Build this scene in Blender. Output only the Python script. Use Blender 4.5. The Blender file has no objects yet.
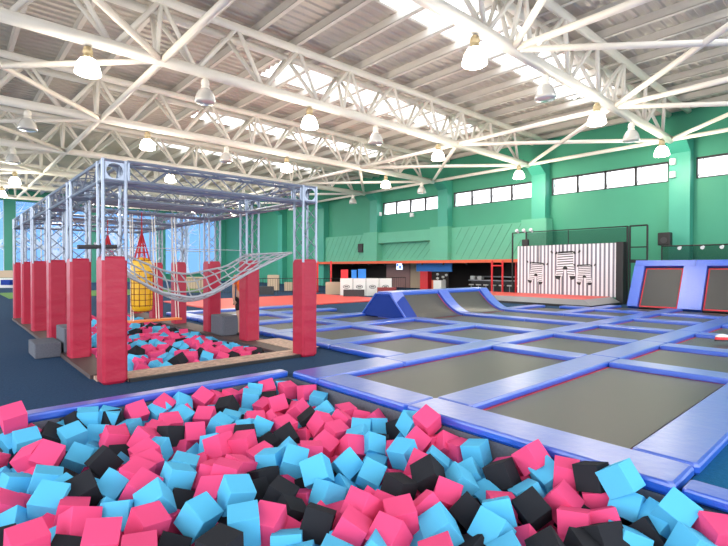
import bpy, math, random
import numpy as np
from mathutils import Vector, Matrix, Euler
random.seed(7)
SC = bpy.context.scene
COL = SC.collection

# ------------------------------------------------------------------ camera
F, YAW, PIT, ROL, EYE = 472.4, .8432, .0105, .0016, 1.6
def _rm(y, p, r):
    cy, sy, cp, sp, cr, sr = math.cos(y), math.sin(y), math.cos(p), math.sin(p), math.cos(r), math.sin(r)
    Ry = np.array([[cy, 0, sy], [0, 1, 0], [-sy, 0, cy]])
    Rx = np.array([[1, 0, 0], [0, cp, -sp], [0, sp, cp]])
    Rz = np.array([[cr, -sr, 0], [sr, cr, 0], [0, 0, 1]])
    return Rz @ Rx @ Ry
CM = _rm(YAW, PIT, ROL)
def _w(v): return Vector((v[2], -v[0], -v[1]))
cam_d = bpy.data.cameras.new('camera'); cam = bpy.data.objects.new('camera', cam_d); COL.objects.link(cam)
rx, dn, fw = _w(CM[0]), _w(CM[1]), _w(CM[2])
mm = Matrix.Identity(4)
for i in range(3):
    mm[i][0] = rx[i]; mm[i][1] = -dn[i]; mm[i][2] = -fw[i]
mm.translation = (0, 0, EYE)
cam.matrix_world = mm
cam_d.sensor_width = 36; cam_d.lens = F / 728 * 36; cam_d.clip_end = 300; cam_d.clip_start = .05
SC.camera = cam
def proj(P):
    c = CM @ np.array([-P[1], -(P[2] - EYE), P[0]])
    return 364 + F * c[0] / c[2], 273 + F * c[1] / c[2]

# ------------------------------------------------------------------ light
wd = bpy.data.worlds.new('sky'); SC.world = wd; wd.use_nodes = True
wnt = wd.node_tree; bg = wnt.nodes['Background']
wtc = wnt.nodes.new('ShaderNodeTexCoord'); wsx = wnt.nodes.new('ShaderNodeSeparateXYZ'); wrp = wnt.nodes.new('ShaderNodeValToRGB')
wnt.links.new(wtc.outputs['Generated'], wsx.inputs[0])
wma = wnt.nodes.new('ShaderNodeMath'); wma.operation = 'MULTIPLY_ADD'; wma.inputs[1].default_value = .5; wma.inputs[2].default_value = .5
wnt.links.new(wsx.outputs[2], wma.inputs[0]); wnt.links.new(wma.outputs[0], wrp.inputs[0]); wnt.links.new(wrp.outputs[0], bg.inputs[0])
wrp.color_ramp.elements[0].position = .44; wrp.color_ramp.elements[0].color = (.46, .45, .43, 1)      # added glow below the horizon, dimmed for top shading, still lights the roof
wrp.color_ramp.elements[1].position = .52; wrp.color_ramp.elements[1].color = (.94, .97, 1, 1)       # overcast sky
bg.inputs[1].default_value = 2.5
SC.view_settings.view_transform = 'Standard'; SC.view_settings.look = 'None'
SC.view_settings.exposure = 0.72; SC.view_settings.gamma = 1
def area(name, loc, rot, sx, sy, power, col=(1, 1, 1)):
    l = bpy.data.lights.new(name, 'AREA'); l.shape = 'RECTANGLE'; l.size = sx; l.size_y = sy; l.energy = power; l.color = col
    o = bpy.data.objects.new(name, l); COL.objects.link(o); o.location = loc; o.rotation_euler = rot
    return o

# ------------------------------------------------------------------ materials
MATS = {}
def mat(name, col, rough=.6, metal=0, noise=0, nscale=8, bump=0, bscale=20, bstretch=(1, 1, 1), coat=0, spec=.5, trans=0, emit=None, es=0):
    if name in MATS: return MATS[name]
    m = bpy.data.materials.new(name); m.use_nodes = True; nt = m.node_tree; b = nt.nodes['Principled BSDF']
    b.inputs['Base Color'].default_value = (*col, 1); b.inputs['Roughness'].default_value = rough
    b.inputs['Metallic'].default_value = metal; b.inputs['Specular IOR Level'].default_value = spec
    b.inputs['Coat Weight'].default_value = coat; b.inputs['Coat Roughness'].default_value = .32; b.inputs['Transmission Weight'].default_value = trans
    if emit: b.inputs['Emission Color'].default_value = (*emit, 1); b.inputs['Emission Strength'].default_value = es
    if noise or bump:
        tc = nt.nodes.new('ShaderNodeTexCoord')
    if noise:
        n = nt.nodes.new('ShaderNodeTexNoise'); n.inputs['Scale'].default_value = nscale; n.inputs['Detail'].default_value = 6
        nt.links.new(tc.outputs['Object'], n.inputs['Vector'])
        mx = nt.nodes.new('ShaderNodeMix'); mx.data_type = 'RGBA'
        mx.inputs[6].default_value = tuple(max(0, c * (1 - noise)) for c in col) + (1,)
        mx.inputs[7].default_value = tuple(min(1, c * (1 + noise)) for c in col) + (1,)
        nt.links.new(n.outputs[0], mx.inputs[0]); nt.links.new(mx.outputs[2], b.inputs['Base Color'])
    if bump:
        mp = nt.nodes.new('ShaderNodeMapping'); mp.inputs['Scale'].default_value = bstretch
        n2 = nt.nodes.new('ShaderNodeTexNoise'); n2.inputs['Scale'].default_value = bscale; n2.inputs['Detail'].default_value = 3
        bp = nt.nodes.new('ShaderNodeBump'); bp.inputs['Strength'].default_value = bump; bp.inputs['Distance'].default_value = .02
        nt.links.new(tc.outputs['Object'], mp.inputs['Vector']); nt.links.new(mp.outputs[0], n2.inputs['Vector'])
        nt.links.new(n2.outputs[0], bp.inputs['Height']); nt.links.new(bp.outputs[0], b.inputs['Normal'])
    MATS[name] = m
    return m
def sheer(name, col, alpha, translucent=True):
    """thin sheet letting part of the light through"""
    if name in MATS: return MATS[name]
    m = bpy.data.materials.new(name); m.use_nodes = True; nt = m.node_tree; nt.nodes.clear()
    out = nt.nodes.new('ShaderNodeOutputMaterial'); mx = nt.nodes.new('ShaderNodeMixShader'); mx.inputs[0].default_value = alpha
    t = nt.nodes.new('ShaderNodeBsdfTransparent'); d = nt.nodes.new('ShaderNodeBsdfTranslucent' if translucent else 'ShaderNodeBsdfDiffuse')
    d.inputs[0].default_value = (*col, 1)
    nt.links.new(t.outputs[0], mx.inputs[1]); nt.links.new(d.outputs[0], mx.inputs[2]); nt.links.new(mx.outputs[0], out.inputs[0])
    MATS[name] = m
    return m
def both(name, col, tcol):
    """sheet that scatters light on both faces and lets daylight glow through"""
    m = bpy.data.materials.new(name); m.use_nodes = True; nt = m.node_tree; nt.nodes.clear()
    out = nt.nodes.new('ShaderNodeOutputMaterial'); ad = nt.nodes.new('ShaderNodeMixShader'); ad.inputs[0].default_value = .5
    a = nt.nodes.new('ShaderNodeBsdfDiffuse'); a.inputs[0].default_value = (*col, 1)
    b = nt.nodes.new('ShaderNodeBsdfTranslucent'); b.inputs[0].default_value = (*tcol, 1)
    nt.links.new(a.outputs[0], ad.inputs[1]); nt.links.new(b.outputs[0], ad.inputs[2]); nt.links.new(ad.outputs[0], out.inputs[0])
    MATS[name] = m
    return m
M_WHITE = mat('white_steel_paint', (.90, .87, .80), .45, noise=.05, nscale=2)
M_PURL = mat('white_purlin_paint', (.74, .71, .66), .55)
M_SHEET = mat('roof_sheet', (.58, .55, .50), .5, metal=.2, noise=.15, nscale=.6)
M_SKY = sheer('skylight_sheet', (1, 1, 1), .88)
M_GLASS = sheer('frosted_window', (.95, .97, 1), .35)
M_GREEN = mat('green_wall_paint', (.052, .33, .215), .6, noise=.06, nscale=.6)
M_MINT = mat('mint_panel_paint', (.12, .44, .30), .6, noise=.08, nscale=1.5)
M_COLG = mat('teal_column_paint', (.055, .36, .27), .5)
M_CARPET = mat('navy_carpet', (.024, .060, .125), .95, noise=.45, nscale=30, bump=.3, bscale=250, spec=.1)
M_CARPETB = mat('blue_carpet', (.012, .125, .27), .95, noise=.3, nscale=40, bump=.3, bscale=250, spec=.1)
M_BLUE = mat('blue_vinyl', (.010, .095, .60), .34, bump=.55, bscale=7, bstretch=(1, 1, 2), coat=.9, spec=.9)
M_NAVY = mat('navy_vinyl', (.006, .04, .30), .5, spec=.2)
M_MAT = mat('trampoline_mesh', (.047, .048, .048), .40, bump=.08, bscale=400, spec=.45)
M_REDW = mat('red_webbing', (.62, .03, .05), .6)
M_REDPAD = mat('red_vinyl', (.42, .012, .045), .42, bump=.9, bscale=3.0, bstretch=(1, 1, 1.7), coat=.0, spec=.4)
M_RED = mat('red_floor_mat', (.72, .08, .07), .5, bump=.2, bscale=3)
M_ORANGE = mat('orange_red_paint', (.75, .12, .045), .5)
M_ALU = mat('aluminium', (.30, .35, .44), .35, metal=.55)
M_PINK = mat('pink_foam', (.80, .080, .225), .9, bump=.06, bscale=60, spec=.15)
M_CYAN = mat('sky_blue_foam', (.10, .49, .78), .9, bump=.06, bscale=60, spec=.15)
M_BLACK = mat('black_foam', (.022, .024, .03), .9, bump=.06, bscale=60, spec=.15)
M_GREYC = mat('grey_carpet', (.13, .14, .17), .95, noise=.3, nscale=40, spec=.1)
M_WOOD = mat('worn_plywood', (.50, .34, .26), .6, noise=.8, nscale=14)
M_DARKW = mat('dark_sill', (.07, .045, .045), .6)
M_BLK = mat('black_paint', (.012, .012, .014), .5)
M_DGREY = mat('dark_grey', (.045, .045, .05), .7)
M_ROPE = mat('grey_rope', (.42, .44, .48), .8, bump=.5, bscale=80)
M_YEL = mat('yellow_vinyl', (.88, .50, .01), .4, coat=.2)
M_CORD = mat('maroon_cord', (.22, .02, .02), .8)
M_REDCORD = mat('red_cord', (.6, .03, .04), .8)
M_OPLANK = mat('orange_plank', (.80, .22, .03), .45)
M_LAMP = mat('lit_lamp_glass', (1, .97, .9), .3, emit=(1, .93, .8), es=9)
M_LAMPO = mat('unlit_lamp_glass', (.70, .70, .68), .2, trans=.3)
M_LCAP = mat('lamp_cap', (.62, .50, .30), .4, metal=.5)
M_WP = mat('white_panel', (.82, .82, .86), .4)
M_STR = mat('grey_stripe', (.20, .20, .25), .5)
M_SILV = mat('silver_vinyl', (.22, .225, .24), .35, bump=.4, bscale=6, coat=.3)
M_NET = sheer('black_netting', (.01, .02, .02), .55, False)
M_CREAM = mat('cream_wall', (.55, .42, .30), .7)
M_PINKW = mat('dusky_pink_wall', (.35, .20, .19), .7)
M_DWALL = mat('dark_brown_wall', (.035, .026, .024), .8)
M_BPAN = mat('bright_blue_panel', (.02, .22, .72), .5)
M_RCAB = mat('bright_red_plastic', (.75, .02, .03), .45)
M_WCAB = mat('white_laminate', (.78, .78, .76), .5)
M_STEELG = mat('steel_grey', (.35, .36, .38), .4, metal=.5)
M_LOUV = both('blue_louver_sheet', (.22, .42, .78), (.22, .45, .80))
M_TREE = both('white_mural_paint', (.85, .9, .95), (.85, .9, .95))
M_TURF = mat('green_turf', (.10, .25, .05), .9, noise=.3)

# ------------------------------------------------------------------ mesh helpers
class MB:
    def __init__(s): s.v = []; s.f = []; s.m = []
    def quad(s, *p, mi=0):
        n = len(s.v); s.v += [tuple(q) for q in p]; s.f.append(tuple(range(n, n + len(p)))); s.m.append(mi); return s
    def box(s, x0, x1, y0, y1, z0, z1, mi=0, b=0):
        n = len(s.v)
        if b <= 0:
            s.v += [(x, y, z) for z in (z0, z1) for y in (y0, y1) for x in (x0, x1)]
            fs = [(0, 2, 3, 1), (4, 5, 7, 6), (0, 1, 5, 4), (2, 6, 7, 3), (0, 4, 6, 2), (1, 3, 7, 5)]
            s.f += [tuple(n + i for i in q) for q in fs]; s.m += [mi] * 6
            return s
        # chamfered box: bottom ring, lower ring, upper ring, top ring; corners cut in plan
        def ring(z, ins):
            a, c = ins, b
            X0, X1, Y0, Y1 = x0 + a, x1 - a, y0 + a, y1 - a
            return [(X0 + c, Y0, z), (X1 - c, Y0, z), (X1, Y0 + c, z), (X1, Y1 - c, z), (X1 - c, Y1, z), (X0 + c, Y1, z), (X0, Y1 - c, z), (X0, Y0 + c, z)]
        rs = [ring(z0, b * .7), ring(z0 + b, 0), ring(z1 - b, 0), ring(z1 - b * .3, b * .3), ring(z1, b)]
        for r in rs: s.v += r
        k = 8
        for i in range(len(rs) - 1):
            for j in range(k):
                s.f.append((n + i * k + j, n + i * k + (j + 1) % k, n + (i + 1) * k + (j + 1) % k, n + (i + 1) * k + j)); s.m.append(mi)
        s.f.append(tuple(n + j for j in reversed(range(k)))); s.m.append(mi)
        s.f.append(tuple(n + 4 * k + j for j in range(k))); s.m.append(mi)
        return s
    def tube(s, a, b, r, k=8, mi=0, r2=None, cap=True):
        a = Vector(a); b = Vector(b); d = (b - a)
        if d.length < 1e-6: return s
        d.normalize(); u = d.orthogonal().normalized() if abs(d.z) > .99 else Vector((0, 0, 1)).cross(d).normalized(); w = d.cross(u)
        n = len(s.v); r2 = r if r2 is None else r2
        for P, R in ((a, r), (b, r2)):
            for i in range(k):
                t = 2 * math.pi * i / k
                s.v.append(tuple(P + (u * math.cos(t) + w * math.sin(t)) * R))
        for i in range(k):
            s.f.append((n + i, n + (i + 1) % k, n + k + (i + 1) % k, n + k + i)); s.m.append(mi)
        if cap:
            s.f.append(tuple(n + i for i in reversed(range(k)))); s.m.append(mi)
            s.f.append(tuple(n + k + i for i in range(k))); s.m.append(mi)
        return s
    def path(s, pts, r, k=6, mi=0, rs=None):
        pts = [Vector(p) for p in pts]; n = len(s.v); N = len(pts)
        for q in range(N):
            d = (pts[min(q + 1, N - 1)] - pts[max(q - 1, 0)]).normalized()
            u = Vector((0, 0, 1)).cross(d)
            u = u.normalized() if u.length > .1 else Vector((1, 0, 0)); w = d.cross(u)
            R = rs[q] if rs else r
            for i in range(k):
                t = 2 * math.pi * i / k
                s.v.append(tuple(pts[q] + (u * math.cos(t) + w * math.sin(t)) * R))
        for q in range(N - 1):
            for i in range(k):
                s.f.append((n + q * k + i, n + q * k + (i + 1) % k, n + (q + 1) * k + (i + 1) % k, n + (q + 1) * k + i)); s.m.append(mi)
        s.f.append(tuple(n + i for i in reversed(range(k)))); s.m.append(mi)
        s.f.append(tuple(n + (N - 1) * k + i for i in range(k))); s.m.append(mi)
        return s
    def lathe(s, prof, c=(0, 0, 0), k=16, mi=0):
        n = len(s.v); c = Vector(c)
        for r, z in prof:
            for i in range(k):
                t = 2 * math.pi * i / k
                s.v.append((c.x + r * math.cos(t), c.y + r * math.sin(t), c.z + z))
        for q in range(len(prof) - 1):
            for i in range(k):
                s.f.append((n + q * k + i, n + q * k + (i + 1) % k, n + (q + 1) * k + (i + 1) % k, n + (q + 1) * k + i)); s.m.append(mi)
        return s
    def build(s, name, mats, parent=None, smooth=False, **props):
        me = bpy.data.meshes.new(name); me.from_pydata([tuple(map(float, p)) for p in s.v], [], s.f)
        if not isinstance(mats, (list, tuple)): mats = [mats]
        for m in mats: me.materials.append(m)
        me.polygons.foreach_set('material_index', s.m)
        if smooth: me.polygons.foreach_set('use_smooth', [True] * len(s.f))
        me.update()
        o = bpy.data.objects.new(name, me); COL.objects.link(o)
        if parent: o.parent = parent
        for k, v in props.items(): o[k] = v
        return o
def offs(mb, loc):
    mb.v = [(x - loc[0], y - loc[1], z - loc[2]) for x, y, z in mb.v]; return mb
def thing(name, label, cat, loc=(0, 0, 0), group=None, rz=0):
    o = bpy.data.objects.new(name, None); COL.objects.link(o); o.location = loc; o.rotation_euler.z = rz
    o.empty_display_size = .2; o['label'] = label; o['category'] = cat
    if group: o['group'] = group
    return o
def tag(o, label, cat, group=None):
    o['label'] = label; o['category'] = cat
    if group: o['group'] = group
    return o
def struct(name, mb, mats, **k):
    o = mb.build(name, mats, **k); o['kind'] = 'structure'; return o
def solo(name, mb, mats, label, cat, loc, group=None, smooth=False):
    """a thing that is one mesh; geometry given in world coordinates"""
    o = offs(mb, loc).build(name, mats, smooth=smooth); o.location = loc
    return tag(o, label, cat, group)
def part(name, mb, mats, par, smooth=False, **props):
    l = par.location if par.parent is None else Vector((0, 0, 0))
    root = par
    while root.parent: root = root.parent
    o = offs(mb, root.location).build(name, mats, parent=par, smooth=smooth, **props)
    return o
ORD = ['first', 'second', 'third', 'fourth', 'fifth', 'sixth', 'seventh', 'eighth', 'ninth', 'tenth', 'eleventh', 'twelfth', 'thirteenth']

# ------------------------------------------------------------------ setting: floor with the two pits cut out
PIT = (-3.2, 3.78, -2.6, 5.9)
RPIT = (1.98, 4.62, 7.62, 17.2)
WX = 26.2; FY = 58.0
def holed(x0, x1, y0, y1, z, holes):
    xs = sorted({x0, x1} | {h[i] for h in holes for i in (0, 1) if x0 < h[i] < x1})
    ys = sorted({y0, y1} | {h[i] for h in holes for i in (2, 3) if y0 < h[i] < y1})
    mb = MB()
    for a, b in zip(xs, xs[1:]):
        for c, d in zip(ys, ys[1:]):
            cx, cy = (a + b) / 2, (c + d) / 2
            if any(h[0] < cx < h[1] and h[2] < cy < h[3] for h in holes): continue
            mb.quad((a, c, z), (b, c, z), (b, d, z), (a, d, z))
    return mb
struct('floor', holed(-10, 33, -9, FY + .5, 0, [PIT, RPIT]), M_CARPET)
mb = MB()
for (a, b, c, d), dep in ((PIT, -1.1), (RPIT, -.9)):
    mb.quad((a, c, 0), (a, d, 0), (a, d, dep), (a, c, dep)); mb.quad((b, c, 0), (b, c, dep), (b, d, dep), (b, d, 0))
    mb.quad((a, c, 0), (a, c, dep), (b, c, dep), (b, c, 0)); mb.quad((a, d, 0), (b, d, 0), (b, d, dep), (a, d, dep))
    mb.quad((a, c, dep), (a, d, dep), (b, d, dep), (b, c, dep))
struct('trim_1', mb, M_GREYC)
struct('trim_2', MB().box(3.98, 12, -8, 1.0, .001, .012), M_CARPETB)

# ------------------------------------------------------------------ setting: green wall with windows
BAYY = [-7.1 + 7 * k for k in range(10)]          # column lines: -0.1, 6.9, 13.9 ...
WZ0, WZ1, WTOP = 5.78, 6.78, 9.3
mb = MB()
mb.box(WX, WX + .35, -9, FY, WZ1, WTOP)
mb.box(WX, WX + .35, -9, FY, 4.3, WZ0)
wins = []
for k in range(len(BAYY) - 1):
    y0, y1 = BAYY[k] + .4, BAYY[k + 1] - .72
    if k >= 5: y0, y1 = None, None
    if y0: wins.append((y0, y1))
edges = [-9] + [v for w in wins for v in w] + [FY]
for a, b in zip(edges[::2], edges[1::2]): mb.box(WX, WX + .35, a, b, WZ0, WZ1)
mb.box(WX, WX + .35, -9, 12.9, 0, 4.3); mb.box(WX, WX + .35, 34.2, FY, 0, 4.3)
mb.box(WX, WX + .35, 12.9, 34.2, 2.15, 4.3)
struct('wall_right', mb, M_GREEN)
mb = MB()
for y in BAYY[1:]:
    mb.box(WX - .55, WX, y - .62, y + .22, 2.2 if 12 < y < 34 else 0, 7.0)
    mb.quad((WX - .55, y - .62, 7.0), (WX - .55, y + .22, 7.0), (WX - 1.3, y + .22, 7.5), (WX - 1.3, y - .62, 7.5))
    for yy in (y - .62, y + .22):
        mb.quad((WX - .55, yy, 7.0), (WX, yy, 7.0), (WX, yy, 7.5), (WX - 1.3, yy, 7.5))
    mb.box(WX - 1.3, WX, y - .62, y + .22, 7.5, 7.62)
struct('trim_3', mb, M_COLG)
for i, (a, b) in enumerate(wins):
    root = MB(); n = 4; w = (b - a) / n
    for j in range(n + 1):
        root.box(WX + .02, WX + .12, a + j * w - .05, a + j * w + .05, WZ0, WZ1)
    root.box(WX + .02, WX + .12, a, b, WZ0, WZ0 + .06); root.box(WX + .02, WX + .12, a, b, WZ1 - .09, WZ1)
    for j in range(n):   # tilted opening sash rails
        root.tube((WX + .02, a + j * w + .95 * w, WZ0 + .08), (WX - .12, a + j * w + .78 * w, WZ1 - .1), .025, 4)
    wo = struct('window_%d' % (i + 1), root, M_DGREY)
    gl = MB().quad((WX + .08, a, WZ0), (WX + .08, b, WZ0), (WX + .08, b, WZ1), (WX + .08, a, WZ1))
    g = gl.build('window_glass', M_GLASS, wo)
# mint lower band with shallow portal frames
mb = MB()
mb.box(WX - .3, WX, 13.5, 36, 2.15, 2.6 - .3)
for k in range(3, 7):
    y = BAYY[k]; y2 = BAYY[k + 1]
    if k == 6: break
    mb.box(WX - .75, WX - .001, y - .8, y + .75, 2.15, 4.45)
for a, b, rec in ((13.5, 19.9, 0), (21.5, 27.0, 1), (28.5, 36, 0)):
    if rec:
        mb.box(WX - .62, WX - .001, a - .1, b + .1, 3.55, 4.35)
        mb.box(WX - .12, WX - .001, a - .1, b + .1, 2.15, 3.55)
    else: mb.box(WX - .35, WX - .001, a - .2, b + .2, 2.15, 4.35)
struct('trim_4', mb, M_MINT)
mb = MB()      # thin raised diagonal battens on the mint band
for a, b, x, z1 in ((13.6, 19.7, WX - .35, 4.3), (28.6, 35.9, WX - .35, 4.3), (21.6, 26.9, WX - .12, 3.5)):
    y = a - 1.2
    while y < b:
        ya, yb = y, y + 1.3; za, zb = 4.3, 2.2
        if z1 < 4: za = 3.5
        if ya < a: za -= (a - ya) / 1.3 * (za - zb); ya = a
        if yb > b: zb += (yb - b) / 1.3 * (za - zb); yb = b
        mb.tube((x - .005, ya, za), (x - .005, yb, zb), .016, 4); y += .62
struct('trim_5', mb, mat('mint_batten', (.07, .28, .19), .6))
# back wall of the recess under the band, side walls and its ceiling
mb = MB()
mb.box(30.6, 30.8, 12.9, 26.5, 0, 2.2, 0); mb.box(30.6, 30.8, 26.5, 29.0, 0, 2.2, 1); mb.box(30.6, 30.8, 29.0, 36, 0, 2.2, 0)
mb.box(WX, 30.6, 12.8, 12.9, 0, 2.2, 0); mb.box(WX, 30.6, 35.9, 36, 0, 2.2, 0)
mb.box(WX, 30.8, 12.8, 36, 2.2, 2.3, 0)
struct('wall_alcove', mb, [M_DWALL, M_CREAM])
struct('trim_6', MB().box(WX - .95, WX - .75, 13.4, 36.3, 1.95, 2.14).box(WX - .75, WX, 13.4, 36.3, 2.06, 2.14), M_ORANGE)

# ------------------------------------------------------------------ setting: far wall with blue louvres and a painted white tree
mb = MB(); mb.box(-10, WX, FY, FY + .3, 8.2, WTOP); mb.box(-10, WX, FY, FY + .3, 0, .9)
struct('wall_far', mb, M_GREEN)
mb = MB()
for x in (-4.5, 4.9, 12.2, 19.3): mb.box(x - .45, x + .45, FY - .4, FY, 0, 8.6)
struct('trim_7', mb, M_COLG)
for i, (a, b) in enumerate(((-10, -4.95), (-4.05, 4.45), (5.35, 11.75), (12.65, 18.85), (19.75, WX))):
    mb = MB(); z = .9
    while z < 8.15:
        mb.quad((a, FY + .25, z + .38), (b, FY + .25, z + .38), (b, FY + .05, z), (a, FY + .05, z)); z += .36
    struct('window_%d' % (10 + i), mb, M_LOUV)
    fr = MB()
    for x in np.linspace(a, b, 4): fr.box(x - .06, x + .06, FY - .02, FY + .04, .9, 8.2)
    fr.box(a, b, FY - .02, FY + .04, 3.6, 3.72)
    struct('trim_%d' % (10 + i), fr, M_WHITE)
def tree_mural(x, s, label):
    mb = MB(); rr = random.Random(int(x * 10)); cn = [0]
    def limb(px, pz, ang, L, w, dep):
        cn[0] += 1; y = FY - .04 - .0012 * cn[0]
        n = 5; pts = [(px, pz)]; a = ang
        for q in range(n):
            a += rr.uniform(-.22, .22); px += math.cos(a) * L / n; pz += math.sin(a) * L / n; pts.append((px, pz))
        for q in range(n):
            (ax, az), (bx, bz) = pts[q], pts[q + 1]; w0 = w * (1 - .6 * q / n); w1 = w * (1 - .6 * (q + 1) / n)
            dx, dz = bx - ax, bz - az; l = math.hypot(dx, dz); nx, nz = -dz / l, dx / l
            mb.quad((ax - nx * w0, y, az - nz * w0), (ax + nx * w0, y, az + nz * w0), (bx + nx * w1, y, bz + nz * w1), (bx - nx * w1, y, bz - nz * w1))
        if dep:
            for q in (2, 3, 5):
                limb(*pts[q], a + rr.choice((-1, 1)) * rr.uniform(.4, 1.0), L * .62, w * .42, dep - 1)
            limb(*pts[-1], a + rr.uniform(-.3, .3), L * .7, w * .4, dep - 1)
    limb(x, .9, 1.55, 3.0 * s, .62 * s, 3)
    solo('tree_mural', mb, M_TREE, label, 'mural', (x, FY, .9), 'white trees painted on the blue louvres')
tree_mural(22.0, 1.25, 'white bare tree painted on blue louvres, rightmost, beside the green side wall')
tree_mural(15.2, 1.1, 'white bare tree painted on blue louvres, second from the green side wall')
tree_mural(8.2, 1.1, 'white bare tree painted on blue louvres seen between the left frame posts')
tree_mural(2.6, 1.2, 'white bare tree painted on blue louvres at the far left of the hall')

# ------------------------------------------------------------------ setting: roof
ZR = 9.3; SX0, SX1 = 9.5, 21.5
STR_Y = [1.0 + 7 * k for k in range(8)]      # each skylight strip runs STR_Y .. +2.0
mb = MB(); P = .34
def corr(xa, xb, ya, yb):
    y = -9 + P * math.floor((ya + 9) / P + 1e-6)
    while y < yb - .01:
        q = [(y, 0), (y + P * .3, 0), (y + P * .42, .05), (y + P * .88, .05), (y + P, 0)]
        for (a, za), (b, zb) in zip(q, q[1:]):
            a, b = max(a, ya), max(b, ya)
            if a >= yb or b <= ya: continue
            mb.quad((xa, min(a, yb), ZR + za), (xa, min(b, yb), ZR + zb), (xb, min(b, yb), ZR + zb), (xb, min(a, yb), ZR + za))
        y += P
corr(-10, SX0, -9, FY); corr(SX1, WX + .3, -9, FY)
prev = -9
for y in STR_Y:
    corr(SX0, SX1, prev, y); prev = y + 2.0
corr(SX0, SX1, prev, FY)
struct('ceiling', mb, M_SHEET)
for i, y in enumerate(STR_Y):
    struct('window_%d' % (20 + i), MB().quad((SX0 - .1, y - .1, ZR + .06), (SX1 + .1, y - .1, ZR + .06), (SX1 + .1, y + 2.1, ZR + .06), (SX0 - .1, y + 2.1, ZR + .06)), M_SKY)
# purlins: one long channel each
n = 30; x = 7.42 - 1.42 * 12
while x < WX:
    mb = MB()
    mb.box(x - .03, x + .03, -9, FY, ZR - .27, ZR - .01); mb.box(x - .03, x + .10, -9, FY, ZR - .28, ZR - .25)
    struct('trim_%d' % n, mb, M_PURL); n += 1; x += 1.42

# ------------------------------------------------------------------ roof trusses
ZB, ZT, HW = 7.45, 8.93, .40
NX = [4.65 + 6.75 * k for k in range(-2, 4)]; NX[-1] = 24.7
names = ['nearest the camera, mostly out of view', 'second from the camera, over the near trampolines', 'third from the camera, entering at the upper left corner',
         'fourth from the camera, above the climbing frame', 'fifth from the camera', 'sixth from the camera', 'seventh from the camera', 'nearest the far blue louvres']
TY = [-.15 + 6.98 * k for k in range(8)]
for ti, y in enumerate(TY):
    t = thing('roof_truss', 'white triangular tube roof truss, ' + names[ti], 'roof truss', (0, y, ZB), 'white roof trusses')
    part('bottom_chord', MB().tube((-9, y, ZB), (24.75, y, ZB), .165, 12), M_WHITE, t, smooth=True)
    for s in (-1, 1):
        part('top_chord', MB().tube((-9, y + s * HW, ZT), (25.9, y + s * HW, ZT), .125, 10), M_WHITE, t, smooth=True)
    sp = 2.25; k0 = -6
    for k in range(k0, 9):
        xt = 4.5 + sp * k; far = xt > 25
        for s in (-1, 1):
            T = (min(xt, 25.3), y + s * HW, ZT)
            for xb in (xt - sp / 2, xt + sp / 2):
                if xb < -9 or xb > 25.5: continue
                part('web_tube', MB().tube((min(xb, 24.7), y, ZB), T, .068, 6), M_WHITE, t, smooth=True)
            if k % 3 == 0:
                part('web_tube', MB().tube((min(xt, 24.7), y, ZB), T, .068, 6), M_WHITE, t, smooth=True)
    for k in range(k0, 10):
        xt = 4.5 + sp * k
        if -9 < xt < 25.5: part('cross_tie', MB().tube((xt, y - HW, ZT), (xt, y + HW, ZT), .045, 6), M_WHITE, t, smooth=True)
def brace(a, b, r, label):
    solo('roof_brace', MB().tube(a, b, r, 8), M_WHITE, label, 'roof brace', ((a[0] + b[0]) / 2, (a[1] + b[1]) / 2, ZB), 'white tube braces between the roof trusses', smooth=True)
for ti in range(len(TY) - 1):
    ya, yb = TY[ti], TY[ti + 1]
    where = 'between %s and %s trusses' % (ORD[ti], ORD[ti + 1])
    cols = range(len(NX) - 1) if ti == 0 else (1, len(NX) - 2)
    for xi, xn in enumerate(NX):
        ok = ti == 0 or xi in (1, 2, 4, 5)
        if ok and xi >= 1: brace((xn, ya, ZB), (xn, yb, ZB), .095, 'straight white cross strut %s, %s across the hall' % (where, ORD[xi]))
    for c in cols:
        if c < 1: continue
        side = 'nearest the green wall' if c == len(NX) - 2 else '%s bay across the hall' % ORD[c]
        brace((NX[c], ya, ZB), (NX[c + 1], yb, ZB), .09, 'white diagonal brace %s, leaning away, %s' % (where, side))
        brace((NX[c + 1], ya, ZB - .0), (NX[c], yb, ZB), .09, 'white diagonal brace %s, leaning back, %s' % (where, side))

# ------------------------------------------------------------------ high-bay lamps (positions under the trusses)
def P_at(px, py, z):
    c = np.array([(px - 364) / F, (py - 273) / F, 1]); d = CM.T @ c; w = np.array([d[2], -d[0], -d[1]])
    t = (z - EYE) / w[2]; return (w[0] * t, w[1] * t)
LAMPS = [(2.8, 13.8, 1), (9.7, 13.8, 1), (16.9, 13.9, 1), (23.7, 13.8, 1), (12.9, 13.8, 0), (5.9, 13.8, 0),
         (9.7, 6.85, 1), (16.8, 6.85, 1), (23.6, 6.85, 1), (13.2, 6.85, 0), (20.0, 6.85, 0),
         (6.4, 20.8, 1), (13.2, 20.8, 1), (20.3, 20.8, 1), (9.9, 20.8, 0), (23.6, 20.8, 0), (2.3, 20.8, 0),
         (9.8, 27.8, 1), (16.8, 27.8, 0), (23.6, 27.8, 0), (3.2, 34.75, 1), (3.1, 41.73, 1), (3.0, 48.7, 1), (2.5, 27.8, 0),
         (17.6, 34.6, 1), (20.5, 41.6, 1), (16.5, 41.6, 1), (13.1, 34.6, 0), (22.5, 34.6, 0), (8.0, 34.6, 0), (9.0, 41.6, 1), (12.5, 48.7, 1)]
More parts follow.
